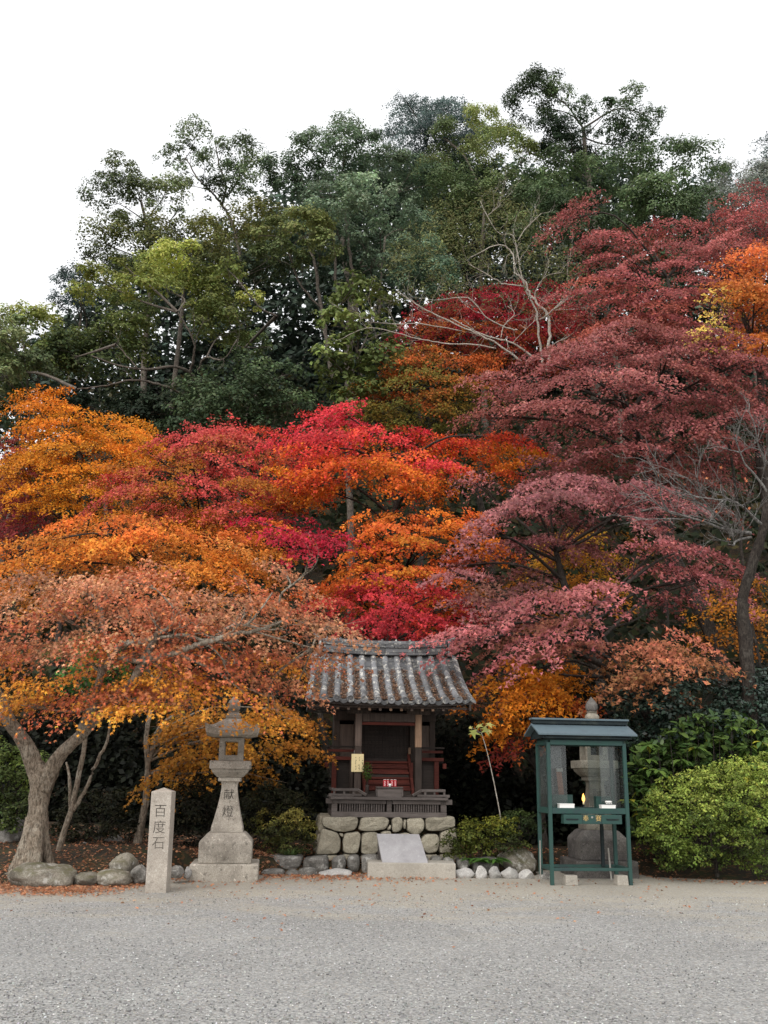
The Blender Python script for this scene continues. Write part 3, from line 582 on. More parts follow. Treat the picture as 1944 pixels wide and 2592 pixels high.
maple('magenta red spray of maple reaching out between the orange maples', [(625, 1310), (700, 1305), (760, 1345), (850, 1345), (900, 1370), (840, 1405), (740, 1405), (690, 1370)], 21.8, [(0, (192, 30, 60)), (1, (188, 44, 62))], pad=.5, flat=.25, depth=1.2, base=(850, 1850, 22.5), trunk_r=.08, limbs=8)
maple('deep red low maple just behind the ridge of the shrine roof', [(770, 1530), (800, 1500), (880, 1485), (960, 1460), (1060, 1465), (1160, 1500), (1190, 1560), (1130, 1600), (1000, 1620), (900, 1600), (820, 1570)], 21.5, [(0, (198, 62, 48)), (.5, (176, 44, 54)), (1, (176, 48, 50))], pad=.5, depth=2.2, lai=3.0, base=(870, 1850, 21.8), trunk_r=.09)
maple('orange maple at the right edge, above the mauve branches', [(1820, 740), (1850, 660), (1905, 620), (1990, 605), (1990, 920), (1900, 890), (1850, 830)], 24, [(0, (204, 106, 54)), (1, (200, 120, 46))], depth=2.5, base=(1960, 1500, 24))
maple('sparse pale yellow twigs beside the orange maple at the right edge', [(1735, 840), (1750, 770), (1800, 760), (1845, 690), (1865, 800), (1840, 900), (1770, 890)], 23.5, [(0, (232, 196, 96)), (1, (226, 190, 84))], name='yellow_leaved_tree', pad=.4, lai=.7, cover=1.0, depth=1.5, base=(1900, 1400, 24), trunk_r=.05, limbs=20, size=.075)
maple('golden maple glowing deep behind the mauve branches at lower right', [(1770, 1490), (1860, 1450), (1990, 1470), (1990, 1620), (1900, 1660), (1800, 1630), (1755, 1560)], 25, [(0, (176, 112, 30)), (1, (160, 96, 30))], lai=1.2, cover=1.5, depth=2.5)
maple('yellow maple seen through a gap under the mauve branches', [(1400, 1400), (1470, 1350), (1560, 1340), (1640, 1350), (1640, 1420), (1540, 1440), (1500, 1520), (1420, 1560), (1340, 1600), (1320, 1500)], 25, [(0, (190, 140, 40)), (1, (178, 112, 34))], lai=2.2, cover=1.6, depth=2.5)
maple('big mauve maple, its middle layers sweeping down from the right', [(1195, 960), (1245, 915), (1330, 905), (1420, 865), (1550, 820), (1680, 790), (1800, 800), (1990, 820), (1990, 1110), (1900, 1210), (1750, 1250), (1650, 1220), (1480, 1200), (1330, 1110), (1230, 1075), (1205, 1010)], 25, [(0, (166, 100, 94)), (.4, (150, 84, 82)), (1, (136, 76, 66))], pad=.9, flat=.22, depth=5, lai=2.7, cover=1.7, base=(1900, 1800, 24), trunk_r=.22, limbs=22)
maple('mauve maple with the longest drooping layers, right of the crimson maple', [(1110, 1450), (1170, 1370), (1200, 1240), (1280, 1185), (1400, 1160), (1500, 1180), (1700, 1200), (1740, 1270), (1640, 1320), (1500, 1320), (1490, 1380), (1420, 1440), (1350, 1530), (1260, 1610), (1190, 1590), (1150, 1500)], 21.5, [(0, (172, 108, 106)), (.5, (148, 88, 90)), (1, (128, 82, 70))], pad=.85, flat=.2, depth=4, lai=2.7, cover=1.6, base=(1560, 1900, 21.5), trunk_r=.16, limbs=22)
maple('lowest mauve maple, its branches reaching from the right over the shrine roof corner', [(1140, 1600), (1240, 1570), (1320, 1520), (1410, 1475), (1550, 1450), (1640, 1400), (1720, 1370), (1880, 1390), (1850, 1450), (1720, 1520), (1620, 1560), (1480, 1600), (1400, 1660), (1320, 1730), (1240, 1720), (1160, 1660)], 19.3, [(0, (180, 104, 102)), (.5, (158, 88, 88)), (1, (136, 82, 64))], pad=.75, flat=.2, depth=3, lai=2.7, cover=1.6, base=(1800, 1900, 19.5), trunk_r=.15, limbs=20)
maple('drooping rust pink maple spray above the green candle stand', [(1470, 1750), (1510, 1700), (1560, 1655), (1650, 1610), (1740, 1590), (1800, 1640), (1770, 1690), (1690, 1720), (1600, 1760), (1520, 1775)], 18.6, [(0, (184, 106, 80)), (1, (150, 100, 62))], pad=.5, flat=.3, depth=1.6, lai=2.8, base=(1830, 1900, 19), trunk_r=.08, limbs=10)
maple('golden orange maple between the shrine and the green candle stand', [(1195, 1790), (1235, 1710), (1310, 1690), (1330, 1650), (1410, 1660), (1470, 1690), (1485, 1760), (1430, 1810), (1370, 1830), (1350, 1890), (1310, 1925), (1265, 1880), (1220, 1830)], 20, [(0, (206, 128, 28)), (.6, (204, 116, 28)), (.85, (150, 58, 34)), (1, (112, 34, 32))], pad=.5, flat=.45, depth=2, lai=3.4, base=(1380, 2050, 20), trunk_r=.09, tnoise=.12)
maple('golden orange low maple behind the stone lantern', [(380, 1840), (480, 1800), (620, 1800), (760, 1795), (825, 1840), (790, 1890), (720, 1905), (690, 1960), (620, 1975), (560, 1930), (480, 1995), (425, 2000), (395, 1960), (385, 1890)], 17.8, [(0, (186, 120, 44)), (.6, (176, 120, 36)), (1, (164, 110, 36))], pad=.45, flat=.4, depth=1.6, lai=3.0, size=.08, shape='maple', base=(350, 2130, 17.2), bark=BARK, limbs=14,
      trunk_pts=[[(345, 2150, 17.2, 13), (357, 2090, 17.2, 10), (370, 2020, 17.2, 9), (374, 1930, 17.2, 7), (370, 1870, 17.2, 6), (380, 1800, 17.4, 5)], [(373, 1935, 17.2, 6), (388, 1890, 17.2, 6), (398, 1850, 17.3, 5), (440, 1810, 17.5, 4)]])
maple('large rusty orange maple in the left foreground with a thick grey trunk', [(-60, 1500), (20, 1450), (110, 1435), (200, 1430), (350, 1440), (430, 1480), (520, 1505), (640, 1480), (715, 1440), (790, 1480), (800, 1550), (865, 1640), (865, 1710), (795, 1760), (700, 1740), (725, 1790), (705, 1840), (655, 1838), (630, 1800), (615, 1752), (560, 1738), (540, 1780), (480, 1812), (380, 1815), (300, 1790), (240, 1800), (190, 1805), (100, 1822), (-60, 1850)], 14.7,
      [(0, (190, 134, 98)), (.35, (184, 118, 82)), (.6, (188, 106, 66)), (.78, (188, 94, 70)), (1, (214, 142, 50))], pad=.5, flat=.4, depth=2.0, lai=2.6, cover=2.1, size=.068, shape='maple', tnoise=.42, jitter=.3, base=(78, 2186, 15.2), bark=BARK, fork=4, limbs=22, holes=[(215, 1700, 48), (285, 1665, 38), (190, 1750, 45), (575, 1790, 60)],
      trunk_pts=[[(66, 2215, 15.2, 54), (76, 2180, 15.2, 38), (90, 2110, 15.2, 28), (98, 2040, 15.2, 25), (103, 1980, 15.2, 29), (86, 1930, 15.2, 22), (58, 1875, 15.1, 18), (20, 1820, 15, 16), (-20, 1740, 14.9, 18)],
                 [(106, 2000, 15.2, 24), (132, 1945, 15.15, 20), (162, 1900, 15.1, 16), (205, 1860, 15.0, 14), (245, 1815, 14.9, 14), (300, 1760, 14.7, 12), (334, 1727, 14.2, 12), (369, 1663, 13.95, 11), (400, 1600, 14.2, 8), (420, 1530, 14.5, 5)],
                 [(205, 1860, 15.0, 15), (240, 1770, 14.6, 11), (258, 1690, 14.2, 9), (262, 1615, 14.0, 8), (255, 1540, 14.2, 5)],
                 [(369, 1668, 13.95, 8), (434, 1657, 13.8, 7.5), (480, 1640, 13.75, 7), (527, 1625, 13.7, 7), (590, 1605, 13.7, 6), (650, 1596, 13.8, 4), (720, 1570, 14, 2.5)],
                 [(272, 1688, 14.1, 8), (283, 1655, 13.9, 8), (310, 1632, 13.8, 7.5), (363, 1622, 13.75, 6.5), (400, 1605, 13.75, 5), (432, 1580, 13.8, 3.5), (440, 1540, 14, 2)],
                 [(363, 1622, 13.75, 5), (420, 1612, 13.75, 4), (470, 1608, 13.7, 5), (515, 1622, 13.7, 4)], [(570, 1592, 13.75, 4), (600, 1580, 13.7, 4), (632, 1576, 13.75, 3), (690, 1500, 13.9, 2)],
                 [(705, 1530, 14, 2.5), (715, 1500, 13.9, 2.5), (740, 1480, 13.9, 2), (770, 1455, 14, 1.5)], [(640, 1598, 13.8, 3), (700, 1615, 13.8, 2), (790, 1640, 14.1, 1.5)],
                 [(300, 1665, 14, 6), (340, 1672, 13.9, 6), (372, 1675, 13.9, 6)], [(34, 2208, 15.1, 17), (60, 2150, 15.12, 16), (80, 2070, 15.15, 14)], [(128, 2202, 15.3, 13), (116, 2150, 15.25, 13), (110, 2070, 15.2, 12)], [(88, 2208, 14.98, 14), (94, 2140, 15.05, 14), (98, 2060, 15.15, 12)]])
ever('slim twin-stemmed tree with green leaves standing behind the thick maple trunk', [(140, 1640), (240, 1610), (330, 1640), (330, 1760), (220, 1800), (150, 1780)], 16.6, [(0, (70, 100, 44)), (1, (50, 80, 38))], name='slim_tree', pad=.35, flat=.6, size=.075, depth=1.0, lai=2.2, base=(150, 2190, 16.2), bark=BARK, group='slim trees', limbs=6,
     trunk_pts=[[(140, 2190, 16.2, 15), (158, 2120, 16.2, 13), (180, 2050, 16.2, 12), (200, 1960, 16.3, 10), (215, 1880, 16.4, 8), (225, 1760, 16.5, 5)], [(183, 2055, 16.2, 8), (222, 1985, 16.2, 7), (245, 1930, 16.3, 7), (275, 1860, 16.4, 5), (285, 1720, 16.5, 3)], [(178, 2050, 16.2, 7), (176, 1970, 16.3, 6), (168, 1930, 16.4, 4)]])

# bare tree at the right edge
def bare_tree():
    base = P(1925, 1850, 18.4); org = np.array([base[0], base[1], float(hgt(base[0], base[1]))])
    root = thing('bare_tree', 'leafless tree with fine grey twigs and a mossy trunk at the right edge', 'tree', org)
    mb = MB(); tw = MB(); rr = np.random.default_rng(5)
    mb.tube(spline([P(1905, 1990, 18.4) - org, P(1900, 1800, 18.4) - org, P(1888, 1640, 18.4) - org, P(1880, 1520, 18.4) - org, P(1900, 1440, 18.3) - org, P(1935, 1330, 18.2) - org, P(1950, 1200, 18.2) - org, P(1945, 1100, 18.2) - org], 5), [.12] * 12 + list(np.linspace(.115, .06, 24)), 9, lump=.35)
    def br(p, d, L, r, lev):
        n = 5; pts = [p]
        for i in range(n):
            d = d + rr.normal(0, .17, 3) + np.array([0, 0, .05]); d /= np.linalg.norm(d); pts.append(pts[-1] + d * L / n)
        (mb if lev == 0 else tw).tube(pts, np.linspace(r, r * .35, n + 1), 5 if lev < 2 else 3, cap=False)
        if lev >= 4: return
        for k in range(5 if lev < 3 else 4):
            i = rr.integers(1, n + 1); dd = d * .7 + rr.normal(0, .5, 3) + np.array([-.15, 0, .22]); dd /= np.linalg.norm(dd)
            br(pts[i], dd, L * rr.uniform(.42, .62), r * .5, lev + 1)
    for (a, b, Y), (a2, b2, Y2), r in [((1900, 1350, 18.2), (1690, 1330, 17.6), .04), ((1930, 1330, 18.2), (1800, 1240, 17.5), .035), ((1945, 1250, 18.2), (1840, 1150, 17.6), .03), ((1900, 1360, 18.2), (1760, 1380, 17.5), .03), ((1950, 1180, 18.2), (1880, 1080, 17.8), .028), ((1880, 1350, 18.1), (1720, 1290, 17.3), .03), ((1850, 1330, 17.9), (1700, 1260, 17.4), .025)]:
        s, e = P(a, b, Y) - org, P(a2, b2, Y2) - org; br(s, (e - s) / np.linalg.norm(e - s), np.linalg.norm(e - s), r, 1)
    mb.obj('trunk', BARKD, root, smooth=True); tw.obj('twigs', BARKG, root, smooth=True)
    n = 26; C = np.array([P(rr.uniform(1630, 1900), rr.uniform(1180, 1400), rr.uniform(17.2, 17.9)) for _ in range(n)]) - org
    link('crown', leaf_mesh('last_leaves', C, rr.normal(size=(n, 3)), .09, tpl('maple'), palette([(0, (224, 150, 96)), (1, (214, 120, 90))], rr.random(n))), LEAF, root)
bare_tree()

# ------------------------------------------------------------------ undergrowth and shrubs
def undergrowth():
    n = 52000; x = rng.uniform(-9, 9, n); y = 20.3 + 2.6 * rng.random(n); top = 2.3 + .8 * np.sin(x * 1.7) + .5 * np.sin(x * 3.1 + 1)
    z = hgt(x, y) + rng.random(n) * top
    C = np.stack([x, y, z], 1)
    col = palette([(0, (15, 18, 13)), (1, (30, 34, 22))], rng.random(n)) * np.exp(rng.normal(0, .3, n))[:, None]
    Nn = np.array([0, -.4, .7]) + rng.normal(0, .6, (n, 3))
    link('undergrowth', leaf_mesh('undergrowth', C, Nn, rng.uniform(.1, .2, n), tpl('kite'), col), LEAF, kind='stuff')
undergrowth()
def hill_scrub():
    n = 46000; x = rng.uniform(-26, 26, n); y = 23 + 34 * rng.random(n) ** .9; ok = np.abs(x) < y * .48; x, y = x[ok], y[ok]; n = len(x)
    z = hgt(x, y) + rng.random(n) * (1.6 + .9 * np.sin(x * 1.1 + y * .6) + .5 * np.sin(x * 2.3 - y))
    col = palette([(0, (30, 38, 26)), (.7, (50, 58, 36)), (1, (72, 58, 34))], rng.random(n)) * np.exp(rng.normal(0, .3, n))[:, None]
    link('hillside_scrub', leaf_mesh('hillside_scrub', np.stack([x, y, z], 1), np.array([0, -.5, .7]) + rng.normal(0, .6, (n, 3)), rng.uniform(.28, .55, n), tpl('kite'), col), LEAF, kind='stuff')
hill_scrub()
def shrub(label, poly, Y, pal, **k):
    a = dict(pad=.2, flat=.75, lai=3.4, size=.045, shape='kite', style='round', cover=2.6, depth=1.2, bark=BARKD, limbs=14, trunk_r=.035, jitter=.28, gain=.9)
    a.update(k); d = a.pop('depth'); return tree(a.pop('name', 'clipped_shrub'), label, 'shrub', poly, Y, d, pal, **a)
shrub('dark evergreen shrubs like camellia rising behind the candle stand at right', [(1490, 1830), (1560, 1760), (1640, 1730), (1760, 1690), (1990, 1680), (1990, 1960), (1800, 1960), (1600, 2050), (1500, 2000)], 19.2, [(0, (50, 68, 56)), (1, (34, 48, 40))], name='camellia_bush', pad=.4, size=.085, depth=2, mat=LEAFG, lai=3)
shrub('dark shaded clipped shrub left of the podium, further back', [(620, 2030), (650, 1990), (720, 1985), (790, 2020), (800, 2080), (740, 2110), (640, 2090)], 18.6, [(0, (78, 78, 50)), (1, (50, 52, 38))], trunk=True)
shrub('dark olive clipped shrub between the lantern and the stone podium', [(632, 2110), (650, 2070), (700, 2052), (760, 2058), (800, 2095), (800, 2140), (740, 2165), (650, 2160)], 17.7, [(0, (150, 140, 72)), (.5, (122, 122, 64)), (1, (74, 78, 46))])
shrub('small dark green shrub behind the olive one right of the podium', [(1265, 2070), (1310, 2045), (1350, 2055), (1370, 2100), (1330, 2140), (1270, 2120)], 18.0, [(0, (66, 80, 40)), (1, (40, 50, 30))])
shrub('olive shrub with a few yellow leaves right of the stone podium', [(1118, 2140), (1140, 2100), (1190, 2085), (1240, 2072), (1290, 2085), (1325, 2115), (1335, 2150), (1290, 2175), (1180, 2180), (1125, 2165)], 17.35, [(0, (122, 122, 44)), (.5, (92, 100, 42)), (1, (58, 66, 34))], depth=.9)
shrub('bright yellow-green rounded azalea at the right edge', [(1618, 2110), (1640, 2040), (1690, 1990), (1760, 1950), (1850, 1925), (1990, 1915), (1990, 2225), (1900, 2200), (1830, 2190), (1760, 2215), (1680, 2210), (1640, 2180)], 16.9, [(0, (152, 164, 78)), (.35, (132, 146, 66)), (.75, (106, 124, 56)), (1, (76, 90, 46))], name='azalea_bush', depth=2.0, size=.048, cover=4.2, pad=.2, tnoise=.22, gain=1.0, lai=4.0, holes=[(1835, 2040, 16), (1760, 2135, 18)])
shrub('shaded green bush at the left edge beside the maple trunk', [(-40, 1900), (10, 1880), (60, 1890), (95, 1930), (110, 2000), (90, 2080), (20, 2120), (-40, 2120)], 17.4, [(0, (116, 134, 66)), (.6, (84, 98, 52)), (1, (50, 58, 38))], name='leafy_bush', size=.06, pad=.25)
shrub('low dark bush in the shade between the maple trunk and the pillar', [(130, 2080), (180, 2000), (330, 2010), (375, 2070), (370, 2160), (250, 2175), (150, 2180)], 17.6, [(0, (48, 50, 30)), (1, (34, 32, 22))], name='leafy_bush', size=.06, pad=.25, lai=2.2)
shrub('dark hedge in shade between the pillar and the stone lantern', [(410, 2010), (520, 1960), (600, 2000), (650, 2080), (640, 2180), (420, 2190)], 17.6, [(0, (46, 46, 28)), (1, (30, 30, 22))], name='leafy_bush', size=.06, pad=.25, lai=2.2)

# ------------------------------------------------------------------ the shrine
def ang(dx): return dx
SH_O = np.array([0.165, 17.3, 0.0]); SH_RZ = R(5)
def stone_poly(pts, depth=.35, bulge=.045, seed=0, shrink=.995):
    """a wall stone from its outline (x, z): bulged uneven face towards -y"""
    rs = np.random.default_rng(seed); p = np.asarray(pts, float); q = []
    for i in range(len(p)):
        a, b = p[i], p[(i + 1) % len(p)]; n = max(1, round(np.linalg.norm(b - a) / .05))
        for j in range(n): q.append(a + (b - a) * j / n)
    q = np.array(q); c = q.mean(0); q = c + (q - c) * shrink; q += rs.normal(0, .006, q.shape)
    # round the corners off
    q = .5 * q + .25 * (np.roll(q, 1, 0) + np.roll(q, -1, 0))
    tilt = rs.normal(0, .05, 2); rings = []
    for k, y in ((1.0, depth), (1.0, .05), (.98, .012), (.94, -.010), (.62, -bulge * .75), (.3, -bulge * .8)):
        rr = c + (q - c) * k; off = np.array([(.030 if k < 1 else .004) * mnoise.fractal(Vector((a_ * 5 + seed * 3.7, b_ * 5, 0)), .9, 2.0, 4) for a_, b_ in rr]) + (rr - c) @ tilt * (k < 1)
        rings.append([(x, y + o, z) for (x, z), o in zip(rr, off)])
    mb = MB(); mb.rings(rings); return mb
def zoomA(x, y): return 760 + x / 3.16, 1580 + y / 3.16
def wall_pts(pts, Y, conv=zoomA, ox=0.0):
    out = []
    for a in pts:
        q = P(*conv(*a), Y); out.append((q[0] - ox, q[2]))
    return out
podium = thing('stone_podium', 'podium of large fitted tan stones under the little shrine', 'stone podium', SH_O, SH_RZ)
PST = [[(170,1540),(465,1540),(470,1590),(440,1650),(360,1665),(290,1660),(175,1610)], [(478,1545),(690,1540),(722,1575),(690,1640),(610,1655),(520,1655),(455,1645),(475,1600)],
 [(690,1648),(712,1605),(728,1603),(728,1642)], [(733,1545),(800,1540),(825,1560),(822,1640),(760,1675),(733,1665)], [(829,1560),(847,1557),(848,1645),(829,1652)],
 [(852,1555),(985,1550),(1000,1575),(995,1640),(950,1690),(905,1690),(855,1650)], [(1005,1550),(1250,1542),(1252,1620),(1120,1660),(1020,1660),(1003,1640)],
 [(178,1625),(300,1665),(330,1720),(328,1800),(300,1835),(125,1845),(150,1720)], [(303,1668),(352,1668),(345,1705),(332,1712)], [(355,1672),(470,1657),(488,1680),(480,1760),(465,1835),(345,1830),(338,1740)],
 [(497,1665),(620,1660),(645,1710),(640,1770),(610,1840),(485,1840),(490,1700)], [(640,1662),(725,1647),(730,1700),(652,1706)], [(755,1705),(790,1672),(880,1672),(905,1705),(900,1740),(770,1745)],
 [(960,1720),(1000,1682),(1110,1682),(1118,1750),(1105,1830),(1010,1840),(985,1800)], [(1125,1662),(1250,1627),(1262,1700),(1275,1840),(1113,1838),(1123,1760)], [(655,1715),(745,1712),(762,1752),(905,1748),(950,1715),(980,1800),(1000,1842),(630,1842)]]
for i, s in enumerate(PST): stone_poly(wall_pts(s, 17.3, ox=SH_O[0]), .35, .030, i).obj('stone', POD, podium, smooth=False, bevel=.012)
lowrow = [[(120,1852),(300,1840),(330,1900),(320,1990),(110,1990)], [(340,1836),(470,1842),(480,1990),(330,1990)], [(485,1845),(700,1845),(700,1990),(488,1990)], [(705,1846),(980,1846),(980,1990),(705,1990)], [(985,1846),(1110,1842),(1120,1990),(985,1990)], [(1118,1842),(1280,1846),(1290,1990),(1124,1990)]]
for i, s in enumerate(lowrow): stone_poly(wall_pts(s, 17.32, ox=SH_O[0]), .35, .04, i + 40).obj('stone', POD, podium, bevel=.012)
pw, pd, pt = 1.155, 2.0, .868
for sx in (-1, 1):                                # side walls of the podium, stones of three courses
    for r_ in range(3):
        y = .36
        while y < pd - .1:
            w = min(rng.uniform(.38, .6), pd - y); z0 = r_ * .29 + .0
            mb = stone_poly([(y, z0), (y + w, z0), (y + w, z0 + .285), (y, z0 + .285)], .3, .03, int(1000 * y) + r_)
            mb.v = [(sx * (pw - q[1] + (.86 - q[2]) * .06), q[0], q[2]) for q in mb.v]; mb.obj('stone', POD, podium, bevel=.012); y += w
MB().box(0, pd / 2 + .12, .41, 2 * pw - .36, pd - .16, .82).obj('core', SOIL, podium)
MB().box(0, pd / 2 + .2, .838, 2 * pw - .5, pd - .1, .045).obj('top_bed', POD, podium, bevel=.01)

shrine = thing('shrine', 'small dark timber shrine with a curved grey tiled roof on the stone podium', 'shrine', SH_O + np.array([0, 0, 0]), SH_RZ)
def bx(name, mat, x, y, z, sx, sy, sz, par=None, bev=.004, **k): return MB().box(x, y, z, sx, sy, sz, **k).obj(name, mat, par or shrine, bevel=bev)
B0 = .87
# plinth with the lattice
bx('sill', WOODG, 0, .08, B0 + .045, 1.98, .12, .088)
bx('sill', WOODG, -.93, 1.0, B0 + .045, .12, 1.7, .088); bx('sill', WOODG, .93, 1.0, B0 + .045, .12, 1.7, .088)
for x in (-.94, 0, .94): bx('post', WOODG, x, .08, B0 + .155, .10 if x else .085, .09, .13)
bx('rail', WOODG, -.475, .08, B0 + .252, .84, .085, .062); bx('rail', WOODG, .475, .08, B0 + .252, .84, .085, .062)
for x in (-.94, 0, .94): bx('post', WOODG, x, .078, B0 + .253, .105 if x else .09, .095, .062)
for s0 in (-.86, .075):
    for i in range(19): bx('slat', WOODG, s0 + .02 + i * .0415, .075, B0 + .155, .024, .025, .128, bev=0)
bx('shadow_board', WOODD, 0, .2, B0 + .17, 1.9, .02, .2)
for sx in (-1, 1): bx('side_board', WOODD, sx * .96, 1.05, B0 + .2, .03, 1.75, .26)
# veranda floor, its ends and the low railings
for i in range(12): bx('floor_board', WOODG, -.92 + i * .1673, .92, B0 + .31, .163, 1.8, .04)
bx('floor_edge', WOODG, 0, .0, B0 + .312, 2.02, .06, .045)
for sx in (-1, 1): bx('beam_end', WOODG, sx * 1.03, .07, B0 + .262, .12, .10, .085); bx('beam_end', WOODG, sx * 1.0, .05, B0 + .36, .09, .06, .05)
for sx in (-1, 1):
    bx('railing', WOODG, sx * .73, .03, B0 + .365, .50, .045, .035)
    bx('railing', WOODG, sx * .76, .03, B0 + .45, .42, .05, .045)
    MB().tube([(sx * .555, .03, B0 + .455), (sx * .40, .03, B0 + .365)], .025, 4).obj('railing', WOODG, shrine)
    for x in (.95, .78, .62): bx('railing_post', WOODG, sx * x, .032, B0 + .405, .035, .034, .05)
    bx('railing', WOODG, sx * .96, .9, B0 + .45, .045, 1.6, .045)
# posts and beams of the porch
bx('threshold', WOODD, 0, .1, B0 + .345, .95, .10, .05)
for sx in (-1, 1):
    bx('column', WOODP, sx * .535, .36, 1.62, .118, .118, .86, bev=.012)
    bx('column', WOODB if sx > 0 else WOODS, sx * .535, .36, 2.34, .116, .116, .58, bev=.012)
    bx('bracket', WOODP, sx * .535, .36, 2.655, .42, .13, .07); bx('bracket', WOODP, sx * .535, .36, 2.72, .62, .12, .06)
bx('tie_beam', WOODP, 0, .36, 2.56, .95, .10, .15, bev=.01); bx('tie_beam', WOODR, 0, .36, 2.455, .95, .06, .05)
bx('eave_beam', WOODP, 0, .36, 2.79, 2.45, .12, .085)
# inner hall
for sx in (-1, 1):
    bx('wall_panel', WOODS, sx * .70, 1.12, 2.16, .30, .04, .62); bx('hall_post', WOODP, sx * .52, 1.10, 2.1, .1, .1, 1.3); bx('hall_post', WOODP, sx * .89, 1.12, 2.0, .1, .1, 1.5)
    bx('side_wall', WOODD, sx * .9, 1.75, 2.1, .04, 1.2, 1.5)
    bx('balcony_beam', WOODR, sx * .80, .84, 1.99, .50, .06, .045); bx('balcony_beam', WOODR, sx * .80, .82, 1.855, .52, .07, .06); bx('balcony_beam', WOODD, sx * .80, .86, 2.06, .56, .05, .03)
    bx('balcony_end', WOODR, sx * 1.07, .80, 1.74, .06, .12, .09); bx('balcony_post', WOODR, sx * .93, .84, 1.55, .085, .07, .62); bx('balcony_post', WOODP, sx * .62, .84, 1.55, .06, .07, .62)
    bx('under_panel', WOODD, sx * .77, .9, 1.5, .3, .03, .6)
    bx('balcony_deck', WOODD, sx * .80, 1.02, 1.81, .52, .3, .035)
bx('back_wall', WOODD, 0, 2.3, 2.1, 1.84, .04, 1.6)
bx('lintel', WOODP, 0, 1.1, 2.62, 1.9, .1, .16)
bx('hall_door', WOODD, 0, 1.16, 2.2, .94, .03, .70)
for i in range(14): bx('door_bar', WOODD, -.43 + i * .066, 1.14, 2.2, .014, .018, .70, bev=0)
for i in range(4): bx('door_bar', WOODD, 0, 1.135, 1.93 + i * .18, .92, .016, .016, bev=0)
for i in range(7):                                       # the red steps
    bx('step', WOODR if i else WOODP, 0.02, .42 + i * .095, 1.235 + i * .094, .80, .115, .04); bx('riser', WOODR if i % 3 else WOODD, 0.02, .472 + i * .095, 1.272 + i * .094, .79, .02, .05)
for sx in (-1, 1):
    MB().add([(sx * .425 + d, y, z) for d in (0, .045) for y, z in ((.36, 1.2), (.5, 1.2), (1.1, 1.8), (1.1, 1.97), (.36, 1.32))], [[0, 1, 2, 3, 4], [9, 8, 7, 6, 5], [0, 5, 6, 1], [1, 6, 7, 2], [2, 7, 8, 3], [3, 8, 9, 4], [4, 9, 5, 0]]).obj('stair_string', WOODR, shrine)
MB().tube([(.45, .95, 1.95), (.45, .93, 2.06)], .025, 8).obj('newel', WOODB, shrine); bx('newel', WOODR, .45, .62, 1.62, .05, .05, .34)
# roof
def eave_lift(x): return .05 * (abs(x) / 1.4) ** 3
def prof(t, x=0): return -.10 + 1.42 * t, 2.83 + .98 * (.56 * t + .44 * t * t) + eave_lift(x) * (1 - t) 
def rowx(c, t): return c * .2385 * (1 - .075 * t)
HALF = 6.05
for sgn, nm in ((1, 'front'), (-1, 'rear')):
    mb = MB(); n = 8; m_ = 10; rows = []
    for side in (0, 1):
        for i in range(n + 1):
            t = i / n
            for j in range(m_ + 1):
                c = -HALF + 2 * HALF * j / m_; x = rowx(c, t); y, z = prof(t, x)
                if sgn < 0: y = 2.64 - y
                rows.append((x, y, z - .055 - .04 * side))
    w = m_ + 1; fs = []
    for side in (0, 1):
        o = side * (n + 1) * w
        for i in range(n):
            for j in range(m_): a = o + i * w + j; fs.append([a, a + 1, a + w + 1, a + w])
    o = (n + 1) * w
    for j in range(m_): fs += [[j, j + 1, o + j + 1, o + j], [n * w + j, n * w + j + 1, o + n * w + j + 1, o + n * w + j]]
    for i in range(n): fs += [[i * w, (i + 1) * w, o + (i + 1) * w, o + i * w], [i * w + m_, (i + 1) * w + m_, o + (i + 1) * w + m_, o + i * w + m_]]
    mb.add(rows, fs); mb.obj('roof_deck', WOODD if sgn > 0 else TILE, shrine)
NC = 11
for c in range(12):                                       # pan tiles, eleven courses in each channel
    cc = c - 5.5
    for k in range(NC):
        t0, t1 = (k - .15) / NC, (k + 1.0) / NC
        if k == 0: t0 = -.015
        vs = []; jig = rng.normal(0, .003, 2)
        for t, dz in ((t0, .016), (t1, .004)):
            for j in range(5):
                u = (j - 2) / 2; x = rowx(cc, max(t, 0)) + u * .088; y, z = prof(t, x)
                vs.append((x, y, z - .030 + .034 * u * u + dz + jig[0]))
        lip = .052 if k == 0 else .017
        vs += [(x, y + .004, z - lip * (1.1 - .35 * abs((j - 2) / 2) if k == 0 else 1)) for j, (x, y, z) in enumerate(vs[:5])]
        fs = [[j, j + 1, 6 + j, 5 + j] for j in range(4)] + [[j, 10 + j, 11 + j, j + 1] for j in range(4)]
        MB().add(vs, fs).obj('pan_tile', TILED, shrine)
for c in range(11):                                       # rows of barrel tiles with round ends
    cc = c - 5
    for k in range(7):
        t0, t1 = k / 7 - .012, (k + 1) / 7; vs = []
        for t, r_ in ((t0, .058), (t0 + .02, .059), (t1, .052)):
            x = rowx(cc, max(t, 0)); y, z = prof(t, x)
            for j in range(9):
                a = math.pi * j / 8; vs.append((x + r_ * math.cos(a), y - .25 * r_ * math.sin(a) * .0, z - .008 + r_ * 1.05 * math.sin(a)))
        vs = [(x + rng.normal(0, .0012), y, z) for x, y, z in vs]
        fs = [[i * 9 + j, i * 9 + j + 1, (i + 1) * 9 + j + 1, (i + 1) * 9 + j] for i in (0, 1) for j in range(8)] + [[8 - j for j in range(9)]]
        MB().add(vs, fs).obj('barrel_tile', TILE, shrine, smooth=False)
    x = rowx(cc, 0); y, z = prof(-.012, x)
    mb = MB(); mb.lathe([(.0, -.01), (.064, -.01), (.066, .01), (.062, .03), (.046, .03), (.043, .018), (.018, .018), (.015, .028), (0.001, .03)], 18)
    mb.v = [(x + q[0], y - q[2] - .004, z + .012 + q[1]) for q in mb.v]; mb.obj('eave_cap', TILE, shrine)
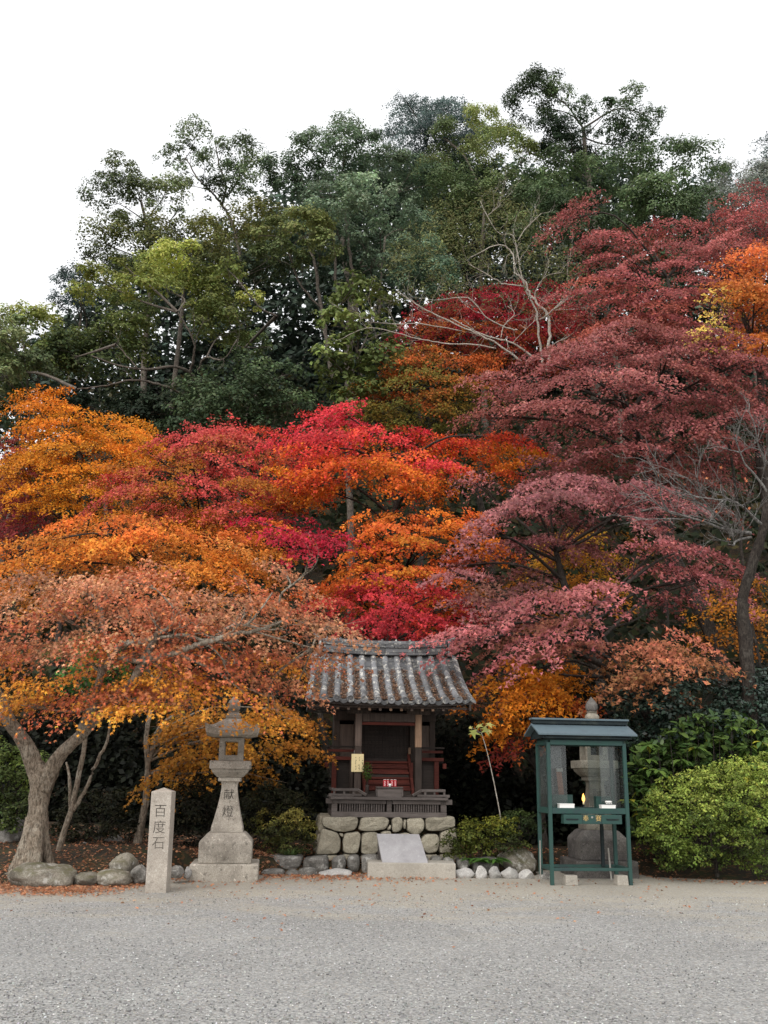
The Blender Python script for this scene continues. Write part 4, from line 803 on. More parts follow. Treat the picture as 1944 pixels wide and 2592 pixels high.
for sx in (-1, 1):                                        # verge tiles down both gable edges
    for k in range(16):
        t = k / 16; x = rowx(sx * HALF, t) * 1.0; y, z = prof(t, x); y2, z2 = prof(t + .075, x)
        MB().add([(x - sx * .05, y, z + .03), (x + sx * .055, y, z - .03), (x + sx * .052, y2, z2 - .045), (x - sx * .05, y2, z2 + .012), (x - sx * .05, y, z - .03), (x + sx * .055, y, z - .085), (x + sx * .052, y2, z2 - .1), (x - sx * .05, y2, z2 - .05)],
                 [[0, 1, 2, 3], [4, 7, 6, 5], [0, 4, 5, 1], [1, 5, 6, 2], [2, 6, 7, 3], [3, 7, 4, 0]]).obj('verge_tile', TILE, shrine)
    y0, z0 = prof(0, 1.4); rr = []
    for t in np.linspace(0, 1, 7): x = rowx(sx * (HALF - .25), t); y, z = prof(t, x); rr.append((x, y, z - .14))
    mb = MB(); mb.rings([[(x, y, z - .06), (x + .03, y, z - .06), (x + .03, y, z + .05), (x, y, z + .05)] for x, y, z in rr]); mb.obj('barge_board', WOODP, shrine)
    # gable wall
    MB().add([(sx * 1.0, .5, 2.85), (sx * 1.0, 2.1, 2.85), (sx * 1.0, 1.32, 3.62), (sx * .96, .5, 2.85), (sx * .96, 2.1, 2.85), (sx * .96, 1.32, 3.62)], [[0, 1, 2], [5, 4, 3], [0, 3, 4, 1], [1, 4, 5, 2], [2, 5, 3, 0]]).obj('gable_wall', WOODD, shrine)
# ridge
def ridge_course(z, h, d, half, name='ridge_course', mat=TILER, seg=7):
    for i in range(seg):
        a, b = -half + 2 * half * i / seg + .004, -half + 2 * half * (i + 1) / seg - .004; f = lambda x: .05 * (abs(x) / 1.2) ** 2.2
        mb = MB(); mb.rings([[(x, 1.32 - d, z + f(x)), (x, 1.32 + d, z + f(x)), (x, 1.32 + d, z + h + f(x)), (x, 1.32 - d, z + h + f(x))] for x in (a, b)]); mb.obj(name, mat, shrine, bevel=.004, seg=1)
ridge_course(3.775, .05, .125, 1.19, seg=6); ridge_course(3.83, .085, .095, 1.17, seg=4); ridge_course(3.918, .03, .12, 1.19); ridge_course(3.951, .028, .11, 1.20, seg=8); ridge_course(3.982, .028, .10, 1.21)
for i in range(9):
    x0, x1 = -1.2 + i * .267, -1.2 + (i + 1) * .267 + .015; f = lambda x: .05 * (abs(x) / 1.2) ** 2.2
    mb = MB(); mb.rings([[(x, 1.32 + .075 * math.cos(a), 4.01 + f(x) + r_ * math.sin(a)) for a in np.linspace(math.pi, 0, 8)] for x, r_ in ((x0, .055), (x1, .05))]); mb.obj('ridge_cap', TILER, shrine)
    bx('ridge_knob', TILE, (x0 + x1) / 2 - .06, 1.31, 4.065 + f((x0 + x1) / 2), .035, .05, .045, bev=.008)
for sx in (-1, 1):
    MB().box(sx * 1.24, 1.32, 3.93, .07, .24, .30, top=(.8, .6)).obj('ridge_end', TILE, shrine, bevel=.02); MB().tube([(sx * 1.23, 1.32, 4.07), (sx * 1.31, 1.31, 4.11), (sx * 1.37, 1.30, 4.17)], [.045, .035, .018], 7).obj('ridge_end_tip', TILE, shrine)
# rafters
for i in range(15):
    x = -1.30 + i * .186; y, z = prof(.0, x)
    mb = MB(); q = [np.array([x, *prof(t, x)]) - np.array([0, -.05 if t == .02 else 0, .155]) for t in (.02, .3, .6)]
    mb.rings([[(a[0] - .022, a[1], a[2] - .028), (a[0] + .022, a[1], a[2] - .028), (a[0] + .022, a[1], a[2] + .028), (a[0] - .022, a[1], a[2] + .028)] for a in q]); mb.obj('rafter', WOODB if i % 3 else WOODS, shrine)
y, z = prof(0, 0); bx('eave_board', WOODP, 0, .0, z - .11, 2.7, .06, .035)

def in_shrine(x, y, z):
    return SH_O + np.array([x * math.cos(SH_RZ) - y * math.sin(SH_RZ), x * math.sin(SH_RZ) + y * math.cos(SH_RZ), z])
# things on the shrine's veranda
nb = thing('notice_board', 'small cream notice board with faint handwriting hung on the left shrine post', 'notice board', in_shrine(-.545, .285, 1.62), SH_RZ)
MB().box(0, 0, .15, .215, .012, .305).obj('board', CREAM, nb, bevel=.003)
for c_ in (-.03, .03, .085):
    mb = MB()
    for i in range(9):
        if rng.random() < .85: mb.box(c_ + rng.normal(0, .004), -.0075, .035 + i * .026, rng.uniform(.010, .022), .0012, rng.uniform(.004, .014), ry=rng.normal(0, .4))
    mb.obj('handwriting', INK, nb, kind='stuff')
MB().tube([(-.06, .0, .30), (-.06, .03, .36)], .003, 4).obj('cord', METAL, nb); MB().tube([(.06, .0, .30), (.06, .03, .36)], .003, 4).obj('cord', METAL, nb)
ob = thing('offering_box', 'grey wooden offering box on the shrine veranda, under the red cans', 'offering box', in_shrine(.0, .10, B0 + .335), SH_RZ)
MB().box(0, 0, .075, .42, .2, .15, top=(1.0, 1.0)).obj('body', WOODG, ob, bevel=.006); MB().box(0, 0, .162, .46, .24, .022).obj('lid', WOODG, ob, bevel=.004)
for sx in (-1, 1): MB().box(sx * .222, 0, .075, .022, .215, .13, top=(1, .9)).obj('side_batten', WOODG, ob)
def can(x, d, lab):
    t = thing('drink_can', lab, 'can', in_shrine(x, d, B0 + .508), SH_RZ, 'red and white cans offered at the shrine')
    MB().lathe([(.026, 0), (.028, .006), (.028, .10), (.024, .112)], 14).obj('body', REDCAN, t, smooth=False)
    MB().lathe([(.0245, .112), (.0255, .118), (.0, .119)], 14).obj('lid', WHITE, t)
    mb = MB(); 
    for i in range(4): mb.box(0, -.0275, .022 + i * .02, .026, .004, .012, ry=.25 if i % 2 else -.2)
    mb.obj('label_print', PINKCAN, t, kind='stuff')
for x, d, l in ((-.082, .08, 'leftmost red and white drink can on the offering box'), (-.026, .09, 'second red and white drink can from the left on the offering box'), (.045, .09, 'second red and white drink can from the right on the offering box'), (.10, .08, 'rightmost red and white drink can on the offering box')): can(x, d, l)
cup = thing('white_cup', 'small white cup standing in front of the red cans', 'cup', in_shrine(.005, .02, B0 + .508), SH_RZ)
MB().lathe([(.018, 0), (.026, .05), (.024, .05), (.016, .006), (0, .006)], 14).obj('bowl', WHITE, cup, smooth=True); MB().lathe([(.012, -.0), (.019, .003)], 12).obj('foot', WHITE, cup)
vs_ = thing('flower_vase', 'dark vase of green leafy sprigs beside the cream notice board', 'vase', in_shrine(-.375, .2, B0 + .33), SH_RZ)
MB().lathe([(.03, 0), (.04, .06), (.03, .16), (.036, .2), (.03, .2), (0, .05)], 12).obj('vase', WOODD, vs_, smooth=True)
mb = MB()
for i in range(9):
    a = rng.uniform(0, 6.28); h = rng.uniform(.28, .5); mb.tube([(0, 0, .12), (.03 * math.cos(a), .03 * math.sin(a), .2 + h * .4), (.1 * math.cos(a), .07 * math.sin(a), .15 + h)], .003, 4)
mb.obj('stems', BARKD, vs_)
n = 260; q = rng.normal(0, 1, (n, 3)); q /= np.linalg.norm(q, axis=1, keepdims=True); C = np.array([0, 0, .42]) + q * np.array([.10, .08, .17]) * rng.random((n, 1)) ** .4
link('sprigs', leaf_mesh('sprigs', C, q + np.array([0, -.3, .4]), rng.uniform(.03, .06, n), tpl('lance'), palette([(0, (70, 90, 26)), (1, (44, 66, 24))], rng.random(n))), LEAF, vs_)

# ------------------------------------------------------------------ stone lanterns
def lantern(label, ox, oy, rz, mats, s=1.0, sxy=1.0, text=True):
    t = thing('stone_lantern', label, 'stone lantern', (ox, oy, 0), rz); t.scale = (s * sxy, s * sxy, s)
    A, B, C_ = mats
    MB().sq([(.525, -.1), (.525, .25)]).obj('plinth', B, t, bevel=.02)
    MB().sq([(.41, .252), (.412, .545), (.395, .575), (.30, .675), (.27, .69)]).obj('pedestal', B, t, bevel=.012)
    pr = [(.252, .692), (.25, .75)] + [(.125 + .125 * (1 - u) ** 1.35, .75 + .60 * u) for u in np.linspace(.12, 1, 9)] + [(.128, 1.40), (.14, 1.435), (.182, 1.442), (.182, 1.50)]
    MB().sq(pr).obj('shaft', A, t, bevel=.006)
    MB().sq([(.20, 1.502), (.275, 1.575), (.30, 1.625), (.325, 1.63), (.325, 1.745), (.30, 1.752)]).obj('platform', A, t, bevel=.008)
    f = MB()                                       # fire box open on two sides, windows on the others
    h = .195
    for sx in (-1, 1):
        for sy in (-1, 1): f.box(sx * (h - .045), sy * (h - .045), 1.93, .09, .09, .355)
    for z, hh in ((1.795, .086), (2.075, .066)): f.box(0, 0, z, 2 * h - .006, 2 * h - .006, hh)
    f.obj('fire_box', A, t, bevel=.01)
    # roof stone with lifted corners
    rings = []
    for e, z, k in ((.30, 2.112, 0), (.405, 2.130, .05), (.43, 2.21, .115), (.37, 2.245, .035), (.27, 2.315, .0), (.18, 2.375, 0), (.12, 2.40, 0)):
        ring = []
        for sd in range(4):
            for u in np.linspace(-1, 1, 8, endpoint=False):
                a = [(u, -1), (1, u), (-u, 1), (-1, -u)][sd]; ring.append((a[0] * e, a[1] * e, z + k * abs(u) ** 2.5))
        rings.append(ring)
    MB().rings(rings).obj('roof', C_, t, bevel=.006)
    MB().lathe([(.115, 2.40), (.125, 2.43), (.122, 2.46), (.095, 2.495), (.08, 2.51), (.10, 2.522), (.092, 2.53)], 18).obj('neck', A, t, smooth=False)
    MB().lathe([(.075, 2.53), (.10, 2.56), (.108, 2.60), (.104, 2.645), (.08, 2.69), (.045, 2.725), (.018, 2.755), (.004, 2.775)], 20).obj('jewel', C_, t, smooth=True)
    if text:
        for ch, z, sz in (('献', 1.235, .175), ('燈', .985, .19)):
            u = (z - .75) / .6; y = -(.125 + .125 * (1 - u) ** 1.35) - .004; u2 = (z + .03 - .75) / .6; y2 = -(.125 + .125 * (1 - u2) ** 1.35) - .004
            text_obj(ch, sz, INK, t, Matrix.Translation((0, y, z)) @ Matrix.Rotation(R(90) - math.atan2(y2 - y, .03), 4, 'X'), 'carved_character', .004)
    return t
lantern('tall pale stone lantern with carved characters standing between the pillar and the shrine', -2.365, 15.83, R(6), (LANT, LANT, LANT), 1.0, .97)
q = P(1483, 1790, 17.2)
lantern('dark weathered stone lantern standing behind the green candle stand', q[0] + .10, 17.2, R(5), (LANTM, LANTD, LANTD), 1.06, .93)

# inscribed pillar
pil = thing('stone_pillar', 'square inscribed granite pillar with a low pointed top in the left foreground', 'stone pillar', (-3.0 + .005, 13.88 + .14, 0), R(0))
pil.rotation_euler = (0, R(-.6), 0)
MB().sq([(.141, -.1), (.14, 1.305), (.0, 1.358)]).obj('shaft', GRAN, pil, bevel=.006)
for ch, z, sz in (('百', 1.04, .185), ('度', .83, .185), ('石', .625, .185)):
    text_obj(ch, sz, INK, pil, Matrix.Translation((0, -.1405, z)) @ Matrix.Rotation(R(90), 4, 'X'), 'carved_character', .002)

# stone step block and slanted slab in front of the podium
blk = thing('stone_step', 'low rectangular granite block on the gravel before the shrine', 'stone block', (.52, 16.30, 0), R(2))
MB().box(0, .34, .10, 1.40, .68, .25).obj('block', CONC, blk, bevel=.012)
sl = thing('slanted_slab', 'polished grey granite slab leaning like a desk on the stone block', 'stone slab', (.42, 16.36, .225), R(2))
q0, q1 = -.43, .37
mb = MB(); dx = -.115
front = [(-.37, .02, 0), (.365, .02, 0)]; top = [(-.45, .50, .41), (.255, .50, .41)]; th = .055; nrm = np.array([0, .68, -.70]) * th
a, b, c_, d_ = [np.array(v) for v in (front[0], front[1], top[1], top[0])]
mb.add([*[v for v in (a, b, c_, d_)], *[v + nrm for v in (a, b, c_, d_)]], [[0, 1, 2, 3], [7, 6, 5, 4], [0, 4, 5, 1], [1, 5, 6, 2], [2, 6, 7, 3], [3, 7, 4, 0]]); mb.obj('sloping_face', SLAB, sl, bevel=.006)
MB().box(-.09, .535, .19, .68, .045, .38).obj('back_rest', LANTD, sl, bevel=.006)
for x in (-.36, .20):
    MB().add([(x + e, y, z) for e in (0, .05) for y, z in ((.16, 0), (.51, 0), (.51, .29))], [[0, 1, 2], [5, 4, 3], [0, 3, 4, 1], [1, 4, 5, 2], [2, 5, 3, 0]]).obj('side_support', LANTD, sl)

# ------------------------------------------------------------------ green candle stand
ST_O = np.array([3.225, 15.62, 0]); ST_RZ = R(7)
st = thing('candle_stand', 'green painted metal candle stand with a gabled sheet roof and clear panes', 'candle stand', ST_O, ST_RZ)
def gb(name, mat, x, y, z, sx, sy, sz, bev=.004, **k): return MB().box(x, y, z, sx, sy, sz, **k).obj(name, mat, st, bevel=bev)
HW, DP = .615, .60
for sx in (-1, 1):
    for y in (0, DP): gb('post', GREEN, sx * HW, y, 1.05 if y == 0 else 1.10, .056, .05, 2.1 if y == 0 else 2.0)
for z, h in ((1.075, .085), (2.10, .075), (.225, .045)):
    for y in (-.004, DP + .004): gb('rail', GREEN, 0, y, z, 2 * HW - .058, .042, h)
    for sx in (-1, 1): gb('rail', GREEN, sx * HW, DP / 2, z, .04, DP - .054, h)
gb('shelf', DARKP, 0, DP / 2, 1.095, 2 * HW - .05, DP - .05, .02)
gb('ceiling_board', DARKP, 0, DP / 2, 2.15, 2 * HW + .06, DP + .06, .02)
# roof: two metal sheets, ridge box, gable ends
RW = .80
for (ya, za), (yb, zb) in (((-.13, 2.235), (.30, 2.40)), ((DP + .13, 2.235), (.30, 2.40))):
    mb = MB(); mb.add([(-RW, ya, za), (RW, ya, za), (RW, yb, zb), (-RW, yb, zb), (-RW, ya, za - .03), (RW, ya, za - .03), (RW, yb, zb - .03), (-RW, yb, zb - .03)], [[0, 1, 2, 3], [7, 6, 5, 4], [0, 4, 5, 1], [1, 5, 6, 2], [2, 6, 7, 3], [3, 7, 4, 0]]); mb.obj('roof_sheet', ROOFG, st, bevel=.004)
gb('ridge_fascia', DARKP, 0, .30, 2.425, 1.56, .15, .06); gb('ridge_cover', ROOFG, -.0, .30, 2.47, 1.60, .20, .03)
for sx in (-1, 1):
    mb = MB(); x = sx * .70; mb.add([(x, -.09, 2.16), (x, DP + .09, 2.16), (x, DP + .09, 2.215), (x, .3, 2.375), (x, -.09, 2.215)] + [(x - sx * .03, -.09, 2.16), (x - sx * .03, DP + .09, 2.16), (x - sx * .03, DP + .09, 2.215), (x - sx * .03, .3, 2.375), (x - sx * .03, -.09, 2.215)], [[0, 1, 2, 3, 4], [9, 8, 7, 6, 5], [0, 5, 6, 1], [1, 6, 7, 2], [2, 7, 8, 3], [3, 8, 9, 4], [4, 9, 5, 0]]); mb.obj('gable_end', DARKP, st)
gb('soffit', DARKP, 0, -.03, 2.175, 1.44, .12, .03)
# clear panes: two slid to the sides at the front, the left and right sides
gb('front_pane', GLASS, -.43, .150, 1.59, .29, .006, .93, bev=0); gb('front_pane', GLASS, .42, .165, 1.59, .31, .006, .93, bev=0)
for sx in (-1, 1): gb('side_pane', GLASS, sx * HW, DP / 2, 1.59, .006, DP - .05, .93, bev=0)
gb('rear_pane', GLASS, -.40, DP, 1.59, .36, .006, .93, bev=0); gb('rear_pane', GLASS, .40, DP, 1.59, .36, .006, .93, bev=0)
# coin drawer with the two gold characters
dr = MB().box(.03, -.02, .955, .92, .16, .135).obj('drawer', GREEN, st, bevel=.006)
for x, dz in ((-.30, 0), (.34, 0)):
    MB().box(x, -.104, .957, .19, .008, .028).obj('coin_slot', DARKP, dr, bevel=.003); MB().box(x, -.108, .968, .20, .014, .008).obj('slot_lip', GREEN, dr)
for x in (-.135, .165): MB().box(x, -.1015, .955, .005, .004, .13).obj('seam', DARKP, dr)
for ch, x in (('奉', -.085), ('賽', .115)): text_obj(ch, .098, GOLD, dr, Matrix.Translation((x, -.103, .965)) @ Matrix.Rotation(R(90), 4, 'X'), 'gold_character', .003)
mb = MB(); mb.lathe([(.016, 0), (.016, .008), (.008, .012), (0, .012)], 12); mb.v = [(.015 + q[0], -.1 - q[2], .985 + q[1]) for q in mb.v]; mb.obj('lock', METAL, dr)
for x in (-.33, .47):
    f = MB().box(x, .02, .072, .20 if x < 0 else .18, .19, .145, top=(.9, .9)).obj('foot_block', CONC, st, bevel=.008)
MB().tube([(-.70, .33, .0), (-.70, .30, .62)], .010, 6).obj('stake', METAL, st); MB().tube([(.50, .52, .02), (.47, .52, .50)], .014, 6).obj('stake', METAL, st); 
gb('inner_post', DARKP, .385, DP - .06, .56, .05, .05, .68)
def in_stand(x, y, z): return ST_O + np.array([x * math.cos(ST_RZ) - y * math.sin(ST_RZ), x * math.sin(ST_RZ) + y * math.cos(ST_RZ), z])
def carton(label, x, y, w, h, mat, lidmat=None, name='white_box'):
    t = thing(name, label, 'box', in_stand(x, y, 1.106), ST_RZ); MB().box(0, 0, h / 2, w, .12, h).obj('body', mat, t, bevel=.004); MB().box(0, 0, h + .006, w + .006, .126, .012).obj('lid', lidmat or mat, t, bevel=.002); return t
carton('white cardboard box on the candle stand shelf, at the left front', -.345, .05, .235, .062, WHITE); carton('white cardboard box under the round jar on the candle stand shelf', .32, .05, .225, .05, WHITE)
carton('green metal box at the left rear of the candle stand shelf', -.33, .36, .36, .19, GREEN, name='green_box'); carton('dark green box at the right rear of the candle stand shelf', .36, .38, .24, .17, GREEN, name='green_box')
jar = thing('round_jar', 'small round white lidded jar on the right hand white box', 'jar', in_stand(.345, .06, 1.168), ST_RZ)
MB().lathe([(.045, 0), (.05, .006), (.05, .035)], 18).obj('body', DARKP, jar, smooth=False); MB().lathe([(.053, .035), (.053, .055), (.045, .06), (0, .06)], 18).obj('lid', WHITE, jar)
mb = MB()
for i in range(5): a = R(-150 + i * 30); mb.box(.0505 * math.cos(a), .0505 * math.sin(a), .018, .014, .004, .014, rz=a + R(90))
mb.obj('spots', WHITE, jar, kind='stuff')
rb = thing('rusty_board', 'rust red board leaning inside the candle stand left of the lantern', 'board', in_stand(-.26, .50, 1.11), ST_RZ)
MB().box(-.02, 0, .30, .085, .02, .60, ry=R(-5)).obj('board', RUST, rb, bevel=.003); MB().box(-.035, -.02, .575, .10, .03, .05).obj('bracket', METAL, rb)
cn = thing('lit_candle', 'small lit candle in a holder glowing on the candle stand shelf', 'candle', in_stand(-.01, .20, 1.106), ST_RZ)
MB().lathe([(.045, 0), (.05, .01), (.015, .016), (.012, .05), (.02, .055), (.018, .06), (0, .06)], 14).obj('holder', DARKP, cn, smooth=True); MB().lathe([(.014, .06), (.014, .10), (0, .102)], 12).obj('wax', CREAM, cn, smooth=True)
MB().lathe([(.005, .10), (.022, .125), (.025, .148), (.016, .185), (.006, .215), (.001, .23)], 12).obj('flame', FLAME, cn, smooth=True)
mb = MB(); mb.box(0, 0, .006, .20, .10, .012); mb.obj('tray', DARKP, cn)

# ------------------------------------------------------------------ boulders, border stones, retaining wall
_ico = None
def rock(name, label, cat, box, Y, depth=None, mat=ROCK, seed=0, flat=.5, group=None, rz=0, sink=.12, sub=4, rough=.13, cuts=9):
    x0, y0, x1, y1 = box; a = P((x0 + x1) / 2, y1, Y); b = P((x0 + x1) / 2, y0, Y); m = mpp(y1, Y); w = (x1 - x0) * m / 2; h = (b[2] - a[2]); d = depth or w * .8
    bm = bmesh.new(); bmesh.ops.create_icosphere(bm, subdivisions=sub, radius=1.0); rs = np.random.default_rng(seed)
    V = np.array([v.co[:] for v in bm.verts])
    for _ in range(cuts):                                       # broken faces
        nn = rs.normal(size=3); nn /= np.linalg.norm(nn); dd = rs.uniform(*((.60, .88) if mat is ROCKW else (.72, .95))); ex = np.maximum(V @ nn - dd, 0); V -= np.outer(ex * .85, nn)
    for v, q in zip(bm.verts, V):
        nz = mnoise.fractal(Vector(q * 1.6) + Vector((seed * 7.1, 0, 0)), .8, 2.1, 6)
        q = q * (1 + rough * nz)
        v.co = (q[0] * w / .93, q[1] * d, h * (.42 + .60 * q[2] / .92))
    me = bpy.data.meshes.new(name); bm.to_mesh(me); bm.free()
    o = link(name, me, mat, smooth=True); o.location = (a[0], Y + d * .6, a[2] + sink * 0); o.rotation_euler = (0, 0, rz)
    return tag(o, label, cat, group)
GB = 'natural stones edging the planted bank'
rock('boulder', 'broad flat boulder at the far left, in front of the thick maple trunk', 'boulder', (7, 2190, 176, 2249), 14.35, .42, seed=3, mat=ROCK, group=GB)
rock('boulder', 'low rounded stone just right of the broad flat boulder', 'boulder', (174, 2212, 248, 2246), 14.5, .3, seed=5, group=GB)
rock('boulder', 'smooth tan stone in front of the tallest rounded boulder', 'boulder', (230, 2205, 322, 2246), 14.55, .32, seed=8, group=GB)
rock('boulder', 'tallest rounded boulder, left of the inscribed pillar and set further back', 'boulder', (268, 2164, 338, 2215), 15.1, .3, seed=11, group=GB)
rock('boulder', 'grey stone touching the left side of the inscribed pillar', 'boulder', (326, 2194, 368, 2232), 14.75, .25, seed=13, mat=ROCKD, group=GB)
rock('boulder', 'small pale stone just right of the inscribed pillar', 'boulder', (424, 2194, 460, 2222), 15.0, .2, seed=17, mat=ROCKD, group=GB)
rock('boulder', 'small stone tucked against the left end of the lantern plinth', 'boulder', (462, 2196, 482, 2222), 15.2, .15, seed=19, mat=ROCKW, group=GB)
rock('boulder', 'dark rock in deep shade at the left edge behind the maple trunk', 'boulder', (-20, 2075, 48, 2150), 17.3, .5, seed=23, mat=ROCKD)
rock('boulder', 'dark rock in shade between the maple trunk and the pillar', 'boulder', (190, 2135, 228, 2178), 17.0, .3, seed=29, mat=ROCKD)
rock('boulder', 'mossy rock in the shade right of the dark one, behind the tall boulder', 'boulder', (245, 2120, 318, 2168), 17.6, .4, seed=31, mat=ROCKD)
GW = 'pale stones along the foot of the retaining wall'
for bx_, lab, sd, mt in [((660, 2200, 722, 2221), 'flat pale stone against the right end of the lantern plinth', 41, ROCKD), ((722, 2202, 756, 2220), 'small grey stone between two flat stones, right of the lantern', 43, ROCKD), ((752, 2197, 804, 2222), 'grey rounded stone left of the long white stone', 47, ROCKD), ((809, 2201, 892, 2222), 'long white stone lying left of the granite block', 53, ROCKW),
    ((1150, 2199, 1205, 2226), 'long white stone touching the right end of the granite block', 59, ROCKW), ((1204, 2194, 1233, 2226), 'upright white stone, second to the right of the granite block', 61, ROCKW), ((1235, 2196, 1271, 2226), 'pointed white stone under the fern', 67, ROCKW), ((1270, 2197, 1314, 2225), 'rounded white stone right of the pointed one', 71, ROCKW), ((1314, 2203, 1356, 2229), 'white stone beside the left leg of the candle stand', 73, ROCKW), ((1366, 2208, 1396, 2232), 'small grey stone seen between the left legs of the candle stand', 79, ROCKD)]:
    rock('border_stone', lab, 'stone', bx_, 16.45, None, mt, sd, group=GW, rough=.08)
rw = thing('retaining_wall', 'low rough grey stone retaining wall holding the bank before the podium', 'retaining wall', (0, 17.0, 0))
def ident(x, y): return x, y
RWS = [[(650,2166),(700,2160),(766,2164),(762,2190),(740,2206),(690,2212),(655,2204)], [(766,2170),(828,2162),(834,2182),(828,2206),(780,2214),(766,2204)], [(838,2168),(871,2162),(877,2182),(871,2206),(841,2208)], [(879,2164),(909,2162),(911,2182),(906,2208),(886,2210),(878,2192)], [(914,2164),(955,2160),(962,2185),(948,2210),(915,2210)], [(958,2164),(1040,2166),(1042,2212),(960,2212)], [(1044,2166),(1086,2166),(1090,2212),(1046,2212)],
       [(1090,2168),(1118,2164),(1115,2190),(1112,2210),(1092,2210)], [(1121,2168),(1142,2164),(1152,2178),(1158,2194),(1130,2206),(1121,2196)], [(1156,2172),(1182,2166),(1192,2188),(1170,2206),(1158,2200)], [(1196,2172),(1262,2166),(1266,2208),(1198,2210)]]
for i, s in enumerate(RWS):
    w_ = wall_pts(s, 16.95, ident); mb = stone_poly(w_, .4, .07, i + 80, .98); mb.v = [(x, y - .08, z - .02) for x, y, z in mb.v]; mb.obj('stone', ROCKD, rw, bevel=.014)
rock('boulder', 'broad brown rock under the olive shrub, left of the candle stand', 'boulder', (1262, 2150, 1360, 2212), 17.0, .35, ROCK, 97)

# ------------------------------------------------------------------ small plants
def grass_tuft():
    o = P(738, 2165, 17.05); org = np.array([o[0], o[1], o[2] - .02]); t = thing('grass_tuft', 'tuft of arching green grass on the wall left of the podium', 'grass tuft', org)
    mb = MB(); mb2 = MB()
    for i in range(150):
        a = rng.uniform(0, 6.28); L = rng.uniform(.18, .42); w = .006; d = np.array([math.cos(a), math.sin(a) * .7, 0]); s = np.array([-d[1], d[0], 0]) * w; o_ = d * .06 * rng.random(); pts = [o_ + d * L * u * .9 + np.array([0, 0, L * (1.1 * u - .95 * u * u)]) for u in (0, .35, .7, 1)]
        m_ = mb if i % 3 else mb2
        m_.add([pts[0] - s, pts[0] + s, pts[1] + s, pts[1] - s, pts[2] + s * .7, pts[2] - s * .7, pts[3]], [[0, 1, 2, 3], [3, 2, 4, 5], [5, 4, 6]])
    g1 = paint_mat('grass_green', (.045, .085, .02), .6, (.06, .07, .02), .4); g2 = paint_mat('grass_yellow', (.10, .12, .035), .6, (.1, .09, .03), .4)
    mb.obj('blades', g1, t, kind='stuff'); mb2.obj('dry_blades', g2, t, kind='stuff')
    return g1
GRASS = grass_tuft()
def fern(label, px, py, Y, n, L0, seed):
    o = P(px, py, Y); t = thing('fern', label, 'fern', o); rs = np.random.default_rng(seed); C, Nn, sp, sz = [], [], [], []; mb = MB()
    for i in range(n):
        a = 6.28 * i / n + rs.normal(0, .25); L = L0 * rs.uniform(.7, 1.15); d = np.array([math.cos(a), math.sin(a) * .8 - .25, 0]); s = np.cross(d, [0, 0, 1]); pts = []
        for u in np.linspace(0, 1, 14): pts.append(d * L * u + np.array([0, 0, L * (.75 * u - .75 * u * u)]))
        mb.tube(pts, np.linspace(.004, .0015, 14), 3, cap=False)
        for k, p in enumerate(pts[2:]):
            u = (k + 2) / 14; w = L * .36 * math.sin(math.pi * min(1, u * .95 + .12)) 
            for sg in (-1, 1): C.append(p + s * sg * w * .5); Nn.append(np.array([0, 0, 1.]) + d * .3); sp.append(np.cross(s * sg, Nn[-1])); sz.append(max(w, .02))
    C, Nn, sp, sz = map(np.array, (C, Nn, sp, sz))
    mb.obj('stems', GRASS, t); T_ = tpl('lance') * np.array([1.6, 1, 1])
    link('fronds', leaf_mesh('fronds', C, Nn, sz, T_, palette([(0, (86, 122, 50)), (1, (62, 96, 42))], rs.random(len(C))), sp), LEAF, t)
fern('bright green fern growing over the white stones right of the granite block', 1238, 2186, 16.85, 11, .38, 3)
fern('small green fern leaning left of the brighter fern, on the stones', 1205, 2182, 16.9, 8, .26, 5)

def sapling():
    b = P(1272, 2090, 17.4); org = np.array(b); t = thing('sapling', 'thin leaning bare stem with a few large pale lobed leaves at its tip', 'sapling', org)
    top = P(1219, 1856, 17.2) - org; pts = spline([(0, 0, -.1), P(1262, 2040, 17.35) - org, P(1246, 1960, 17.3) - org, P(1232, 1900, 17.25) - org, top], 5)
    MB().tube(pts, np.linspace(.013, .006, len(pts)), 6).obj('stem', BARKP, t, smooth=True)
    T_ = tpl('maple')
    for i, (px, py, s, nv) in enumerate([(1198, 1855, .26, (.0, -.8, .6)), (1228, 1848, .27, (.3, -.7, .6)), (1212, 1838, .2, (-.4, -.5, .8)), (1238, 1834, .22, (.1, -.6, .9)), (1190, 1842, .10, (-.3, -.8, .6)), (1240, 1852, .12, (.5, -.7, .3))]):
        c = P(px, py, 17.2 - .03 * i) - org; m = leaf_mesh('leaf', c[None], np.array([nv], float), [s], T_, palette([(0, (150, 156, 84)), (1, (190, 176, 110))], np.array([i / 6])), np.array([[.5, .2, .3 * (i % 3 - 1)]]))
        link('leaf', m, LEAF, t); MB().tube([top, (top + c) / 2 + np.array([0, 0, .02]), c], .003, 4).obj('leaf_stalk', BARKP, t)
sapling()

